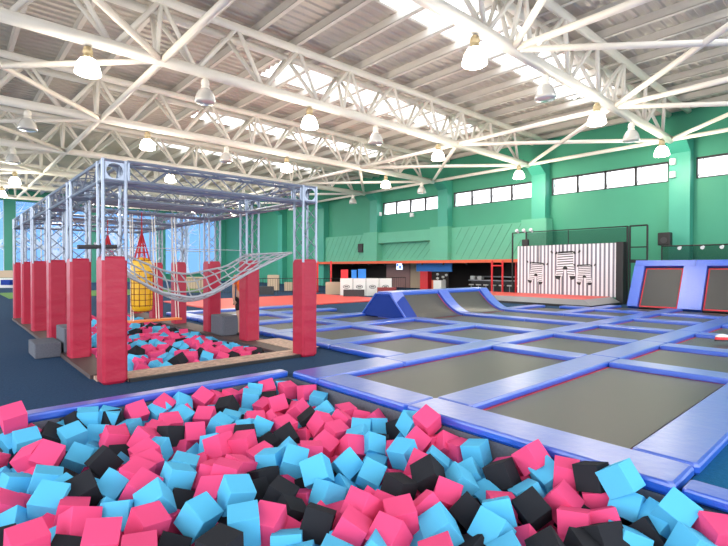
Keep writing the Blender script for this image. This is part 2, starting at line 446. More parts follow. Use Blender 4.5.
def lamp(x, y, on, label):
    t = thing('high_bay_lamp', label, 'ceiling lamp', (x, y, 6.85), 'bell lamps hanging from the roof')
    cp = part('lamp_cap', MB().lathe([(0, .42), (.06, .42), (.11, .36), (.125, .24), (.09, .21), (.12, .18), (.13, .10)], (x, y, 6.85), 12), M_LCAP if on else M_WHITE, t, smooth=True)
    part('cord', MB().tube((x, y, 7.25), (x, y, ZB), .014, 5), M_DGREY, cp)
    g = part('glass_shade', MB().lathe([(.11, .12), (.19, .07), (.26, -.06), (.30, -.22), (.31, -.28), (.26, -.31), (0, -.32)], (x, y, 6.85), 16), M_LAMP if on else M_LAMPO, t, smooth=True)
    if on:
        l = bpy.data.lights.new('lamp_glow', 'POINT'); l.energy = 150; l.color = (1, .86, .66); l.shadow_soft_size = .3
        o = bpy.data.objects.new('lamp_glow', l); COL.objects.link(o); o.parent = t; o.location = (0, 0, -.66)
for i, (x, y, on) in enumerate(LAMPS):
    px, py = proj((x, y, 6.8))
    lamp(x, y, on, '%s bell shaped hanging lamp, %d%% across and %d%% down the photo' % ('lit' if on else 'unlit', round(px / 7.28), max(0, round(py / 5.46))))

# ------------------------------------------------------------------ trampolines
XE = [7.95, 10.43, 12.91, 15.39, 17.87, 20.35]       # far edges of the beds, across the hall
YE = [3.05, 5.2, 7.33, 9.46, 11.6, 13.75, 15.9]      # far edges of the beds, along the hall
PT = .10
def bed(x0, x1, y0, y1, label, group='trampoline beds in the court', curve=None):
    t = thing('trampoline', label, 'trampoline', ((x0 + x1) / 2, (y0 + y1) / 2, 0), group)
    part('spring_cover', MB().box(x0 - .04, x1 + .04, y0 - .04, y1 + .04, .004, .012), M_BLK, t)
    part('edge_webbing', MB().box(x0, x1, y0, y1, .012, .02), M_REDW, t)
    part('jump_mat', MB().box(x0 + .06, x1 - .06, y0 + .06, y1 - .06, .018, .028), M_MAT, t)
    return t
def pad(x0, x1, y0, y1, label, z0=.0, z1=PT, group='blue pads between the trampolines', m=None):
    solo('safety_pad', MB().box(x0, x1, y0, y1, z0, z1, b=.028), m or M_BLUE, label, 'safety pad', ((x0 + x1) / 2, (y0 + y1) / 2, 0), group)
def pl(n): return ORD[n]
xs0 = {0: 4.30}
# beds
for j, ye in enumerate(YE):
    y0 = 1.46 if j == 0 else YE[j - 1] + .5
    for i, xe in enumerate(XE):
        x0 = (4.30 if j < 2 else 6.12) if i == 0 else XE[i - 1] + .5
        if i in (2, 3) and j >= 2: continue
        if i >= 4 and j >= 3: continue
        if i == 4 and j > 3: continue
        if i > 3 and j >= 4: continue
        bed(x0, xe, y0, ye, 'dark trampoline bed, %s row from the camera, %s bed from the pit side' % (pl(j), pl(i)))
bed(XE[3] + .5, XE[4], YE[2] + .5, YE[3], 'small flat trampoline bed just before the silver edged red platform')
# long lanes leading to the quarter pipes
for i in (2, 3):
    x0, x1 = XE[i - 1] + .5, XE[i]
    t = bed(x0, x1, YE[1] + .5, 9.55, 'long trampoline lane leading up to the %s curved ramp' % ('nearer' if i == 2 else 'farther'), 'long trampoline lanes')
for i in (2, 3):
    x0, x1 = XE[i - 1] + .5, XE[i]
    if i == 2: RAMP = thing('curved_trampoline_ramp', 'pair of curved trampoline ramps with blue pads and navy trapezoid side panel', 'trampoline ramp', (12.9, 10.2, 0))
    t = RAMP
    def curve(off, xa, xb, m, name):
        mb = MB(); N = 10; pts = []
        for q in range(N + 1):
            u = q / N; pts.append((9.55 + 1.08 * u, .03 + .70 * u ** 1.8 + off))
        for (ya, za), (yb, zb) in zip(pts, pts[1:]):
            mb.quad((xa, ya, za), (xb, ya, za), (xb, yb, zb), (xa, yb, zb)); mb.quad((xa, yb, zb - .03), (xb, yb, zb - .03), (xb, ya, za - .03), (xa, ya, za - .03))
        part(name, mb, m, t, smooth=False)
    curve(0, x0, x1, M_REDW, 'edge_webbing'); curve(.012, x0 + .05, x1 - .05, M_MAT, 'jump_mat')
    part('top_roll', MB().box(x0 - .5, x1 + .25, 10.6, 11.02, .66, .86, b=.07), M_BLUE, t)
    part('back_panel', MB().quad((x0 - .5, 11.02, .72), (x1 + .5, 11.02, .72), (x1 + .5, 11.75, 0), (x0 - .5, 11.75, 0)), M_NAVY, t)
def ramp_side(xa, xb, label, panel):
    t = RAMP
    mb = MB(); N = 8; prof = [((9.85 if panel else 9.56) + (.6 if panel else 1.05) * q / N, .1 + .74 * (q / N) ** (1.05 if panel else 1.7)) for q in range(N + 1)] + [(11.03, .85)]
    for (ya, za), (yb, zb) in zip(prof, prof[1:]):
        mb.quad((xa, ya, za), (xb, ya, za), (xb, yb, zb), (xa, yb, zb))
        mb.quad((xa, ya, 0), (xa, ya, za), (xa, yb, zb), (xa, yb, 0)); mb.quad((xb, ya, 0), (xb, yb, 0), (xb, yb, zb), (xb, ya, za))
    part('sloped_pad', mb, M_BLUE, t)
    if panel:
        mb = MB(); x = xa - .03
        mb.quad((x, 9.75, .05), (x, 10.45, .78), (x, 11.1, .78), (x, 11.8, .05))
        mb.quad((x, 10.45, .78), (xb, 10.45, .83), (xb, 11.1, .83), (x, 11.1, .78)); mb.quad((x, 11.1, .78), (xb, 11.1, .83), (xb, 11.8, .05), (x, 11.8, .05))
        mb.quad((x, 9.75, .05), (xb, 9.75, .05), (xb, 10.45, .82), (x, 10.45, .78))
        sp_ = part('side_panel', mb, M_NAVY, t)
        pm = MB()
        for a, b in (((9.75, .05), (10.45, .78)), ((10.45, .78), (11.1, .78)), ((11.1, .78), (11.8, .05))): pm.tube((x, a[0], a[1]), (x, b[0], b[1]), .03, 6)
        part('piping', pm, M_BLUE, sp_)
ramp_side(10.43, 10.93, 'sloping blue pad with navy trapezoid side panel at the near side of the curved ramps', True)
ramp_side(12.91, 13.41, 'sloping blue pad dividing the two curved ramps', False)
ramp_side(15.39, 15.89, 'sloping blue pad on the far side of the farther curved ramp', False)
# pads along the hall-crossing direction
rows = [('nearest the viewer', .98, 1.46)] + [('behind the %s row of beds' % pl(j), YE[j], YE[j] + .5) for j in range(len(YE))]
for j, (nm, ya, yb) in enumerate(rows):
    xa = 3.78 if j <= 2 else 5.62
    segs = []
    for i, xe in enumerate(XE):
        b = xe + .5 if i < len(XE) - 1 else xe + .15
        if j == 2 and i == 0: segs += [(xa, 5.5), (5.505, b)]
        elif j == 1 and i == 0: segs += [(4.285, b)]
        elif j == 0 and i == 0: segs += [(4.3, b)]
        else: segs.append((xa, b))
        xa = b + .006
    for (a, b) in segs:
        if 10.8 < a < 15.3 and j >= 3: continue
        if a > 15.8 and j > 4 or (b > 18.5 and j > 3): continue
        y2 = yb + .12 if (j == 2 and b < 6) else yb
        px, py = proj(((a + b) / 2, (ya + yb) / 2, .1))
        pad(a, b, ya, y2, 'blue pad across the court %s, %d%% across the photo' % (nm, round(px / 7.28)))
# pads along the hall
for i, xe in enumerate([None] + XE[:-1]):
    for j in range(len(YE)):
        ya, yb = (YE[j - 1] + .505 if j else 1.465), YE[j] - .005
        if xe is None:
            xa, xb = (3.78, 4.285) if j < 2 else (5.62, 6.1)
            if j == 0: ya = 1.0; yb = 3.55
        else: xa, xb = xe, xe + .5
        if i >= 2 and j >= 4 : continue
        if i == 3 and j >= 4: continue
        if i in (2, 3, 4) and j == 4: continue
        if i == 5 and j > 2: continue
        if i == 2 and j == 4: continue
        if xe is not None and i in (2, 3, 4) and j == 3: yb = 9.55
        # lane sides keep running past the row gaps
        if i == 3 and j >= 3: ya = YE[j - 1] + .006
        if i in (2, 4) and j == 3: yb = 9.55
        if i == 4 and j >= 3: ya = YE[j - 1] + .006
        nm = 'at the pit side edge' if xe is None else 'between %s and %s beds' % (pl(i - 1), pl(i))
        pad(xa, xb, ya, yb, 'lengthwise blue pad %s, %s row from the camera' % (nm, pl(j)))
pad(15.39, 15.89, 11.8, 13.4, 'blue vinyl pad running beside the silver edged platform'); 
pad(18.35, 18.85, 7.84, 8.9, 'short blue vinyl pad ending at the platform corner')
# pit edge pads
solo('safety_pad', MB().box(-3.2, 3.775, 5.9, 6.1, .0, .09, b=.02), M_BLUE, 'long narrow blue edging pad along the back of the large foam pit', 'safety pad', (0, 6, 0))
solo('safety_pad', MB().box(3.79, 4.02, -2.6, .965, .012, .09, b=.02), M_BLUE, 'narrow blue edging pad at the bottom right between pit and blue carpet', 'safety pad', (3.9, -.8, 0))
# slanted trampolines against the green wall
def slant(ya, yb, label):
    t = thing('slanted_trampoline', label, 'slanted trampoline', (20.5, (ya + yb) / 2, 0), 'slanted wall trampolines')
    B = Vector((20.5, 0, .05)); D = Vector((.95, 0, 1.82)); L = D.length; D.normalize(); N = Vector((-D.z, 0, D.x))
    def slab(name, y0, y1, u0, u1, h0, h1, m):
        mb = MB(); c = []
        for h in (h0, h1):
            for u in (u0, u1):
                for y in (y0, y1): c.append(tuple(B + D * u + N * h + Vector((0, y, 0))))
        mb.v = c; mb.f = [(0, 1, 3, 2), (4, 6, 7, 5), (0, 4, 5, 1), (2, 3, 7, 6), (0, 2, 6, 4), (1, 5, 7, 3)]; mb.m = [0] * 6
        part(name, mb, m, t)
    slab('back_board', ya, yb, .02, L - .05, -.15, -.02, M_BLK)
    slab('edge_webbing', ya + .40, yb - .40, .05, L - .30, -.02, .0, M_REDW)
    slab('jump_mat', ya + .45, yb - .45, .10, L - .35, 0, .012, M_MAT)
    slab('side_pad', ya, ya + .37, 0, L - .22, -.1, .13, M_BLUE)
    slab('side_pad', yb - .37, yb + .005, 0, L - .22, -.1, .13, M_BLUE)
    slab('top_pad', ya + .01, yb - .01, L - .25, L, -.15, .13, M_BLUE)
slant(5.0, 7.1, 'slanted trampoline leaning against the wall, the left one beside the striped wall')
slant(2.9, 5.0, 'slanted trampoline leaning against the wall, cut by the right edge of the photo')
slant(.8, 2.9, 'slanted trampoline leaning against the wall, out at the far right')

# red platform with silver bevelled edge, and the striped sticky wall
t = thing('landing_platform', 'low red landing platform with sloping silver edge before the striped wall', 'platform', (21, 11.5, 0))
part('platform_core', MB().box(19.58, 22.43, 8.46, 15.6, 0, .24), M_BLK, t)
part('red_mat', MB().box(19.57, 22.43, 8.47, 15.6, .24, .33, b=.02), M_RED, t)
mb = MB()
mb.quad((19.3, 8.05, .10), (19.3, 15.6, .10), (19.55, 15.6, .32), (19.55, 8.45, .32))
mb.quad((19.3, 8.05, .10), (19.55, 8.45, .32), (22.4, 8.45, .32), (22.4, 8.05, .10))
part('bevelled_edge', mb, M_SILV, t)
mb = MB(); mb.quad((19.3, 8.05, 0), (19.3, 15.6, 0), (19.3, 15.6, .1), (19.3, 8.05, .1)); mb.quad((19.3, 8.05, 0), (19.3, 8.05, .1), (22.4, 8.05, .1), (22.4, 8.05, 0))
part('base_strip', mb, M_BLK, t)
ZX = 22.5
t = thing('striped_play_wall', 'white and grey vertically striped wall with three zebra body figures', 'play wall', (ZX, 10.6, .3))
part('backing_board', MB().box(ZX, ZX + .12, 8.3, 13.15, .3, 2.75), M_WP, t)
mb = MB(); y = 8.36
while y < 13.1: mb.box(ZX - .012, ZX, y, y + .08, .3, 2.75); y += .192
part('grey_stripes', mb, M_STR, t)
mb = MB()
for y in (9.55, 10.75, 11.95): mb.box(ZX - .014, ZX, y, y + .03, .3, 2.75)
part('panel_joint', mb, M_BLK, t)
part('end_post', MB().box(ZX - .05, ZX + .35, 7.98, 8.28, .0, 2.78), M_BLK, t)
def zebra(yc, zc, s, tilt=0):
    W = MB(); K = MB(); x = ZX - .02
    def pt(a, b): ca, sa = math.cos(tilt), math.sin(tilt); a *= s; b *= s; return (yc - (a * ca - b * sa), zc + a * sa + b * ca)
    def q(M, pts, d=0): M.quad(*[(x - d, *pt(a, b)) for a, b in pts])
    # torso with two legs
    q(W, [(-.30, .48), (.30, .48), (.33, -.02), (-.33, -.02)])
    q(W, [(-.33, -.02), (-.02, -.02), (-.12, -.42), (-.40, -.42)]); q(W, [(.02, -.02), (.33, -.02), (.40, -.42), (.12, -.42)])
    z = .40
    while z > -.40:
        if z > -.02: q(K, [(-.31, z), (.31, z + .03), (.31, z + .065), (-.31, z + .035)], .006)
        else:
            q(K, [(-.36, z), (-.08, z + .02), (-.08, z + .05), (-.36, z + .03)], .006); q(K, [(.08, z + .02), (.36, z), (.36, z + .03), (.08, z + .05)], .006)
        z -= .095
    q(K, [(-.32, .46), (.32, .50), (.30, .56), (-.28, .54)], .007)
    q(K, [(-.06, -.02), (.06, -.02), (.11, -.16), (-.11, -.16)], .007)
    q(K, [(-.42, -.40), (-.16, -.40), (-.22, -.56), (-.36, -.52)], .007); q(K, [(.16, -.40), (.42, -.40), (.36, -.52), (.22, -.56)], .007)
    for sg in (-1, 1):
        q(K, [(sg * .30, .50), (sg * .36, .42), (sg * .42, .46), (sg * .34, .56)], .007)
        q(K, [(sg * .48, .50), (sg * .52, .46), (sg * .60, .54), (sg * .56, .60)], .007)
    p = W.build('zebra_figure', M_WP, t); p2 = K.build('zebra_marking', M_BLK, p)
    for o, mbx in ((p, W), (p2, K)):
        for v in o.data.vertices: v.co -= Vector(t.location)
zebra(12.1, 1.36, 1.0, -.12); zebra(10.6, 1.74, 1.25); zebra(9.68, 1.30, .88)
t = thing('safety_net_frame', 'black framed safety net standing above the striped wall', 'safety net', (ZX + .5, 10.6, 0))
for y in (8.0, 12.95, 13.75): part('post', MB().tube((ZX + .5, y, 0), (ZX + .5, y, 3.5), .045, 6), M_BLK, t)
part('top_rail', MB().tube((ZX + .5, 8, 3.5), (ZX + .5, 13.75, 3.5), .03, 6).tube((ZX + .5, 10.7, 2.7), (ZX + .5, 10.7, 3.5), .02, 6), M_BLK, t)
part('net_panel', MB().quad((ZX + .5, 8, 2.5), (ZX + .5, 12.95, 2.5), (ZX + .5, 12.95, 3.45), (ZX + .5, 8, 3.45)), M_NET, t)
t = thing('gate_frame', 'small black tube gate frame right of the striped wall', 'frame', (ZX + .5, 7.6, 0))
part('upright', MB().tube((ZX + .5, 7.9, 0), (ZX + .5, 7.9, 3.5), .04, 6), M_BLK, t); part('upright', MB().tube((ZX + .5, 7.2, 0), (ZX + .5, 7.2, 3.5), .04, 6), M_BLK, t)
part('crossbar', MB().tube((ZX + .5, 7.9, 3.5), (ZX + .5, 7.2, 3.5), .04, 6), M_BLK, t); part('crossbar', MB().tube((ZX + .5, 7.9, 2.55), (ZX + .5, 7.2, 2.55), .03, 6), M_BLK, t)
part('crossbar', MB().box(ZX + .45, ZX + .55, 7.2, 7.9, 1.85, 2.0), M_BLK, t)
RX = 24.6
t = thing('mesh_railing', 'long black mesh railing along the green wall above the slanted trampolines', 'railing', (RX, 3, 0))
part('top_rail', MB().tube((RX, -4, 2.62), (RX, 7.1, 2.62), .035, 6), M_BLK, t); part('bottom_rail', MB().box(RX - .04, RX + .04, -4, 7.1, 1.82, 1.95), M_BLK, t)
for y in (7.1, 4.6, 2.1, -.4, -3): part('post', MB().tube((RX, y, 0), (RX, y, 2.65), .03, 6), M_BLK, t)
part('net_panel', MB().quad((RX, -4, 1.9), (RX, 7.1, 1.9), (RX, 7.1, 2.6), (RX, -4, 2.6)), M_NET, t)
for i, y in enumerate((6.35, 5.5, 4.82, 4.15)):
    o = solo('spotlight', MB().tube((RX - .05, y, 2.55), (RX - .25, y, 2.5), .05, 8, r2=.08), M_WP, 'small white spotlight clipped to the mesh railing, %s from the left' % ORD[i], 'spotlight', (RX - .1, y, 2.55), 'spotlights on the railing')
for i, (y, z) in enumerate(((12.6, 3.5), (13.0, 3.5), (13.4, 3.5))):
    solo('spotlight', MB().tube((ZX + .5, y, z), (ZX + .3, y, z + .12), .05, 8, r2=.09).tube((ZX + .5, y, z - .02), (ZX + .5, y, z + .05), .03, 6), M_WP, 'small white spotlight above the striped wall\'s net, %s from the right' % ORD[i], 'spotlight', (ZX + .5, y, z), 'spotlights on the net frame')
t = thing('loudspeaker', 'black loudspeaker box on top of the mesh railing by the teal column', 'loudspeaker', (RX + .2, 7.0, 2.66))
cb = part('cabinet', MB().box(RX, RX + .4, 6.78, 7.28, 2.66, 3.25, b=.03), M_BLK, t); part('driver', MB().tube((RX - .01, 7.03, 2.9), (RX + .01, 7.03, 2.9), .14, 12), M_DGREY, cb)
solo('loudspeaker', MB().box(WX - .65, WX - .36, 28.9, 29.5, 2.9, 3.6, b=.04), M_BLK, 'black loudspeaker hung on the mint band beside the right padded post', 'loudspeaker', (WX - .9, 29.2, 3.3))
solo('loudspeaker', MB().box(ZX + .03, ZX + .2, 12.6, 12.95, 2.76, 3.1, b=.03), M_BLK, 'small black loudspeaker behind the net over the striped wall', 'loudspeaker', (ZX + .6, 12.8, 2.7))
for y, z, l in ((27.35, 5.9, 'pale wall horn lamp on the green wall near the second column from the left'), (23.9, 5.55, 'pale horn lamp on the green wall just under the left window row'), (6.95, 6.0, 'white sensor box on the teal column at the right'), (6.95, 6.6, 'upper white junction box on the teal column at the right')):
    solo('wall_fixture', MB().box(WX - .75 if y < 8 else WX - .3, WX - .56 if y < 8 else WX - .02, y - .12, y + .12, z - .15, z + .15, b=.03), M_WP, l, 'wall fixture', (WX - .5, y, z))
# pit and ground things near the court
o = solo('floor_mat', MB().box(7.6, 16.8, 16.55, 22.5, .0, .06, b=.02), M_RED, 'large red landing mat area beyond the trampolines', 'mat', (12, 19, 0))
solo('turf_strip', MB().box(2.5, 14, 30, 37, .0, .02), M_TURF, 'strip of green turf on the far floor', 'turf', (8, 33, 0))

M_MAROON = mat('dark_red_seam', (.25, .01, .03), .5)
# ------------------------------------------------------------------ climbing frame: padded posts, towers and beams
LY = [7.1, 9.25, 11.4, 13.8, 15.75, 17.75]; RY = [7.0, 9.1, 11.0, 13.2, 15.1, 17.1]
LX, RXX = 1.60, 4.78
RIG = thing('climbing_rig', 'aluminium truss climbing frame over the smaller foam pit', 'climbing frame', (3.3, 12, 0))
def tower(x, y, z0, z1, name='tower'):
    mb = MB(); w = .28
    for a in (0, w):
        for b in (0, w): mb.tube((x + a, y + b, z0), (x + a, y + b, z1), .024, 6)
    z = z0; k = 0
    while z < z1 - .1:
        zn = min(z + .26, z1)
        for (a, b), (c, d) in (((0, 0), (w, 0)), ((w, 0), (w, w)), ((w, w), (0, w)), ((0, w), (0, 0))):
            if k % 2: a, b, c, d = c, d, a, b
            mb.tube((x + a, y + b, z), (x + c, y + d, zn), .009, 4)
        z = zn; k += 1
    part(name, mb, M_ALU, RIG)
def beam(a, b, along, z0, z1, w=.28, name='truss_beam'):
    """box truss beam along axis; a,b = corner points (x,y)"""
    mb = MB(); L = (b[0] - a[0]) if along == 'x' else (b[1] - a[1])
    def Q(u, v, z): return (a[0] + u, a[1] + v, z) if along == 'x' else (a[0] + v, a[1] + u, z)
    for v in (0, w):
        for z in (z0, z1):
            mb.tube(Q(0, v, z), Q(L, v, z), .026, 6)
    n = max(2, round(L / .33)); s = L / n
    for k in range(n):
        u0, u1 = k * s, (k + 1) * s
        zz = (z0, z1) if k % 2 else (z1, z0)
        for v in (0, w): mb.tube(Q(u0, v, zz[0]), Q(u1, v, zz[1]), .010, 4)
        for z in (z0, z1): mb.tube(Q(u0, 0 if k % 2 else w, z), Q(u1, w if k % 2 else 0, z), .010, 4)
    for u in (.015, L - .015):
        for v in (0, w): mb.tube(Q(u, v, z0), Q(u, v, z1), .022, 6)
    part(name, mb, M_ALU, RIG)
def corner(x, y, z0, z1):
    mb = MB(); w = .28; c = (z0 + z1) / 2; r = .105; N = 16
    for y0, sgn in ((y - .012, 1), (y + w + .012, -1)):
        for k in range(N):      # square plate with a round hole
            t0, t1 = 2 * math.pi * k / N, 2 * math.pi * (k + 1) / N
            def sq(t):
                m = max(abs(math.cos(t)), abs(math.sin(t))); return (x + w / 2 + math.cos(t) / m * w / 2, y0, c + math.sin(t) / m * (z1 - z0) / 2)
            mb.quad((x + w / 2 + r * math.cos(t0), y0, c + r * math.sin(t0)), (x + w / 2 + r * math.cos(t1), y0, c + r * math.sin(t1)), sq(t1), sq(t0))
    for x0 in (x - .012, x + w + .012):
        for k in range(N):
            t0, t1 = 2 * math.pi * k / N, 2 * math.pi * (k + 1) / N
            def sq2(t):
                m = max(abs(math.cos(t)), abs(math.sin(t))); return (x0, y + w / 2 + math.cos(t) / m * w / 2, c + math.sin(t) / m * (z1 - z0) / 2)
            mb.quad((x0, y + w / 2 + r * math.cos(t0), c + r * math.sin(t0)), (x0, y + w / 2 + r * math.cos(t1), c + r * math.sin(t1)), sq2(t1), sq2(t0))
    for a in (0, w):
        for b in (0, w): mb.tube((x + a, y + b, z0 - .01), (x + a, y + b, z1 + .02), .028, 6)
    for z in (z0, z1):
        for p, q in (((0, 0), (w, 0)), ((w, 0), (w, w)), ((w, w), (0, w)), ((0, w), (0, 0))): mb.tube((x + p[0], y + p[1], z), (x + q[0], y + q[1], z), .022, 6)
    part('corner_block', mb, M_ALU, RIG)
Z0, Z1 = 2.79, 3.06
for ys, x in ((LY, LX), (RY, RXX)):
    for k, y in enumerate(ys):
        tower(x + .02, y + .02, 1.7, Z0); corner(x + .02, y + .02, Z0, Z1)
        if k: beam((x + .02, ys[k - 1] + .31), (x + .3, y + .01), 'y', Z0, Z1)
for a, b in zip(LY, RY): beam((LX + .31, b + .02 if a != 7.1 else 7.06), (RXX + .01, 0), 'x', Z0, Z1, name='cross_beam')
beam((LX + .31, 10.2), (RXX + .01, 0), 'x', 2.86, 3.04, w=.2, name='cross_beam')
def post_pad(x, y, label, jx=0):
    t = thing('post_pad', label, 'post padding', (x + .16, y + .16, 0), 'red padded sleeves round the frame posts')
    sl = part('sleeve', MB().box(x, x + .32, y, y + .36, .0, 1.76, b=.035), M_REDPAD, t)
    part('seam', MB().box(x + .318, x + .326, y + .16, y + .18, .02, 1.72), M_MAROON, sl)
for k, y in enumerate(LY): post_pad(LX, y, 'dark red padded post sleeve in the left row, %s from the camera' % ORD[k])
for k, y in enumerate(RY): post_pad(RXX, y, 'dark red padded post sleeve in the right row, %s from the camera' % ORD[k])
part('sill', MB().box(1.60, 5.12, 7.42, 7.62, 0, .05), M_WOOD, RIG)
part('sill', MB().box(1.93, 4.77, 7.12, 7.42, .0, .045), M_WOOD, RIG)
part('sill_edge', MB().box(1.93, 4.77, 7.06, 7.12, .0, .05), M_BLK, RIG)
part('sill', MB().box(4.62, 5.2, 7.64, 17.4, 0, .05), M_DARKW, RIG, label='dark brown sill')
part('sill', MB().box(1.56, 1.98, 7.64, 17.9, 0, .06), M_DARKW, RIG, label='dark brown sill')
part('sill', MB().box(4.95, 5.5, 7.5, 9.0, .05, .06), M_WOOD, RIG)
solo('climbing_bar', MB().tube((1.36, 7.36, 1.88), (1.86, 7.42, 1.90), .03, 8), M_DGREY, 'dark padded bar poking through the nearest left tower', 'bar', (1.7, 7.3, 1.9))

# steps
t = solo('step_box', MB().box(4.72, 5.1, 10.1, 10.75, .05, .50, b=.015), M_GREYC, 'grey carpeted step box between the second and third right posts', 'step box', (4.9, 10.4, .05))
solo('step_box', MB().box(1.18, 1.58, 9.95, 10.75, .0, .26, b=.015), M_GREYC, 'low grey carpeted step box left of the second left post', 'step box', (1.4, 10.3, 0))
solo('step_box', MB().box(1.62, 1.92, 9.95, 10.75, .06, .50, b=.015), M_GREYC, 'taller grey carpeted step box behind the second left post', 'step box', (1.75, 10.3, 0))

# punching bags in cord nets
def bag(x, y, z0, z1, r, label, ztop):
    t = thing('punching_bag', label, 'punching bag', (x, y, z0), 'yellow bags in cord nets')
    prof = [(0, 0), (r * .6, .01), (r * .92, .06), (r, .16)] + [(r, z1 - z0 - .3), (r * .93, z1 - z0 - .12), (r * .7, z1 - z0 - .03), (0, z1 - z0)]
    bb = part('bag_body', MB().lathe(prof, (x, y, z0), 20), M_YEL, t, smooth=True)
    net = MB(); R = r + .008; n = 12; H_ = z1 - z0
    rows_ = 9
    def rad(h):
        return R * (.62 if h <= 0 else .95 if h < .08 else 1 if h < H_ - .25 else .8)
    for k in range(rows_ + 1):
        h = .03 + (H_ - .1) * k / rows_; pts = [(x + rad(h) * math.cos(2 * math.pi * q / 20), y + rad(h) * math.sin(2 * math.pi * q / 20), z0 + h) for q in range(21)]
        net.path(pts, .006, 4)
    for q in range(n):
        a = 2 * math.pi * q / n
        net.path([(x + rad(h) * math.cos(a), y + rad(h) * math.sin(a), z0 + h) for h in np.linspace(.0, H_ - .07, 8)], .006, 4)
    part('cord_net', net, M_CORD, bb)
    h = MB()
    for q in range(8):
        a = 2 * math.pi * q / 8; h.tube((x + r * .8 * math.cos(a), y + r * .8 * math.sin(a), z1 - .1), (x, y, z1 + .55), .012, 5)
    for zz in (.15, .3): h.path([(x + r * .8 * (1 - zz / .62) * math.cos(2 * math.pi * q / 12), y + r * .8 * (1 - zz / .62) * math.sin(2 * math.pi * q / 12), z1 - .05 + zz) for q in range(13)], .009, 4)
    h.tube((x, y, z1 + .3), (x, y, z1 + .6), .035, 6, r2=.012); h.tube((x, y, z1 + .55), (x, y, ztop), .01, 5)
    part('hanging_cords', h, M_REDCORD, t)
bag(3.23, 10.9, .63, 1.83, .215, 'yellow punching bag in a cord net hanging right of the nearest left post', 2.8)
bag(3.1, 13.2, .75, 1.9, .215, 'yellow punching bag hidden behind the nearest left post, red cords showing', 2.8)
# swing plank
t = thing('swing_plank', 'orange plank swing hanging on white ropes over the smaller pit', 'swing', (3.55, 11.05, .42))
part('plank', MB().box(3.0, 4.12, 10.95, 11.2, .40, .44), M_OPLANK, t)
for x, y in ((3.08, 11.0), (3.08, 11.17), (3.62, 11.0), (3.62, 11.17), (4.06, 11.0), (4.06, 11.17)):
    part('rope', MB().tube((x, y, .44), (x + (.0 if x < 3.3 else -.08), y + .05, 2.8), .012, 5), M_WHITE, t)

# rope bridge
t = thing('rope_bridge', 'sagging grey rope net bridge slung between the front posts', 'rope net', (3.4, 8.3, 1.4))
def nz(u, v):    # u along x, v across
    x = 1.95 + 2.85 * u
    near = np.interp(x, [1.95, 2.5, 2.96, 3.34, 3.88, 4.4, 4.8], [1.50, 1.22, 1.12, 1.22, 1.49, 1.72, 1.88])
    far = np.interp(x, [1.95, 2.5, 3.1, 3.54, 4.33, 4.8], [2.02, 1.80, 1.54, 1.47, 1.62, 1.88])
    z = near * (1 - v) + far * v - .30 * math.sin(math.pi * v) * math.sin(math.pi * min(1, u * 1.1 if u < .9 else .99))
    return (x, 7.4 + 1.75 * v, z)
for v in (0, .14, .32, .5, .68, .86, 1):
    part('long_rope', MB().path([nz(u, v) for u in np.linspace(0, 1, 22)], .021 if v in (0, 1) else .015, 5), M_ROPE, t, smooth=True)
for u in np.linspace(.04, .96, 15):
    part('cross_rope', MB().path([nz(u + .02 * math.sin(9 * v), v) for v in np.linspace(0, 1, 12)], .013, 5), M_ROPE, t, smooth=True)
part('end_rope', MB().tube(nz(1, 0), nz(1, 1), .022, 6), M_ROPE, t); part('end_rope', MB().tube(nz(0, 0), nz(0, 1), .022, 6), M_ROPE, t)
part('stay_rope', MB().tube((1.9, 9.3, 1.97), (4.9, 9.25, 1.97), .008, 5), M_ROPE, t)

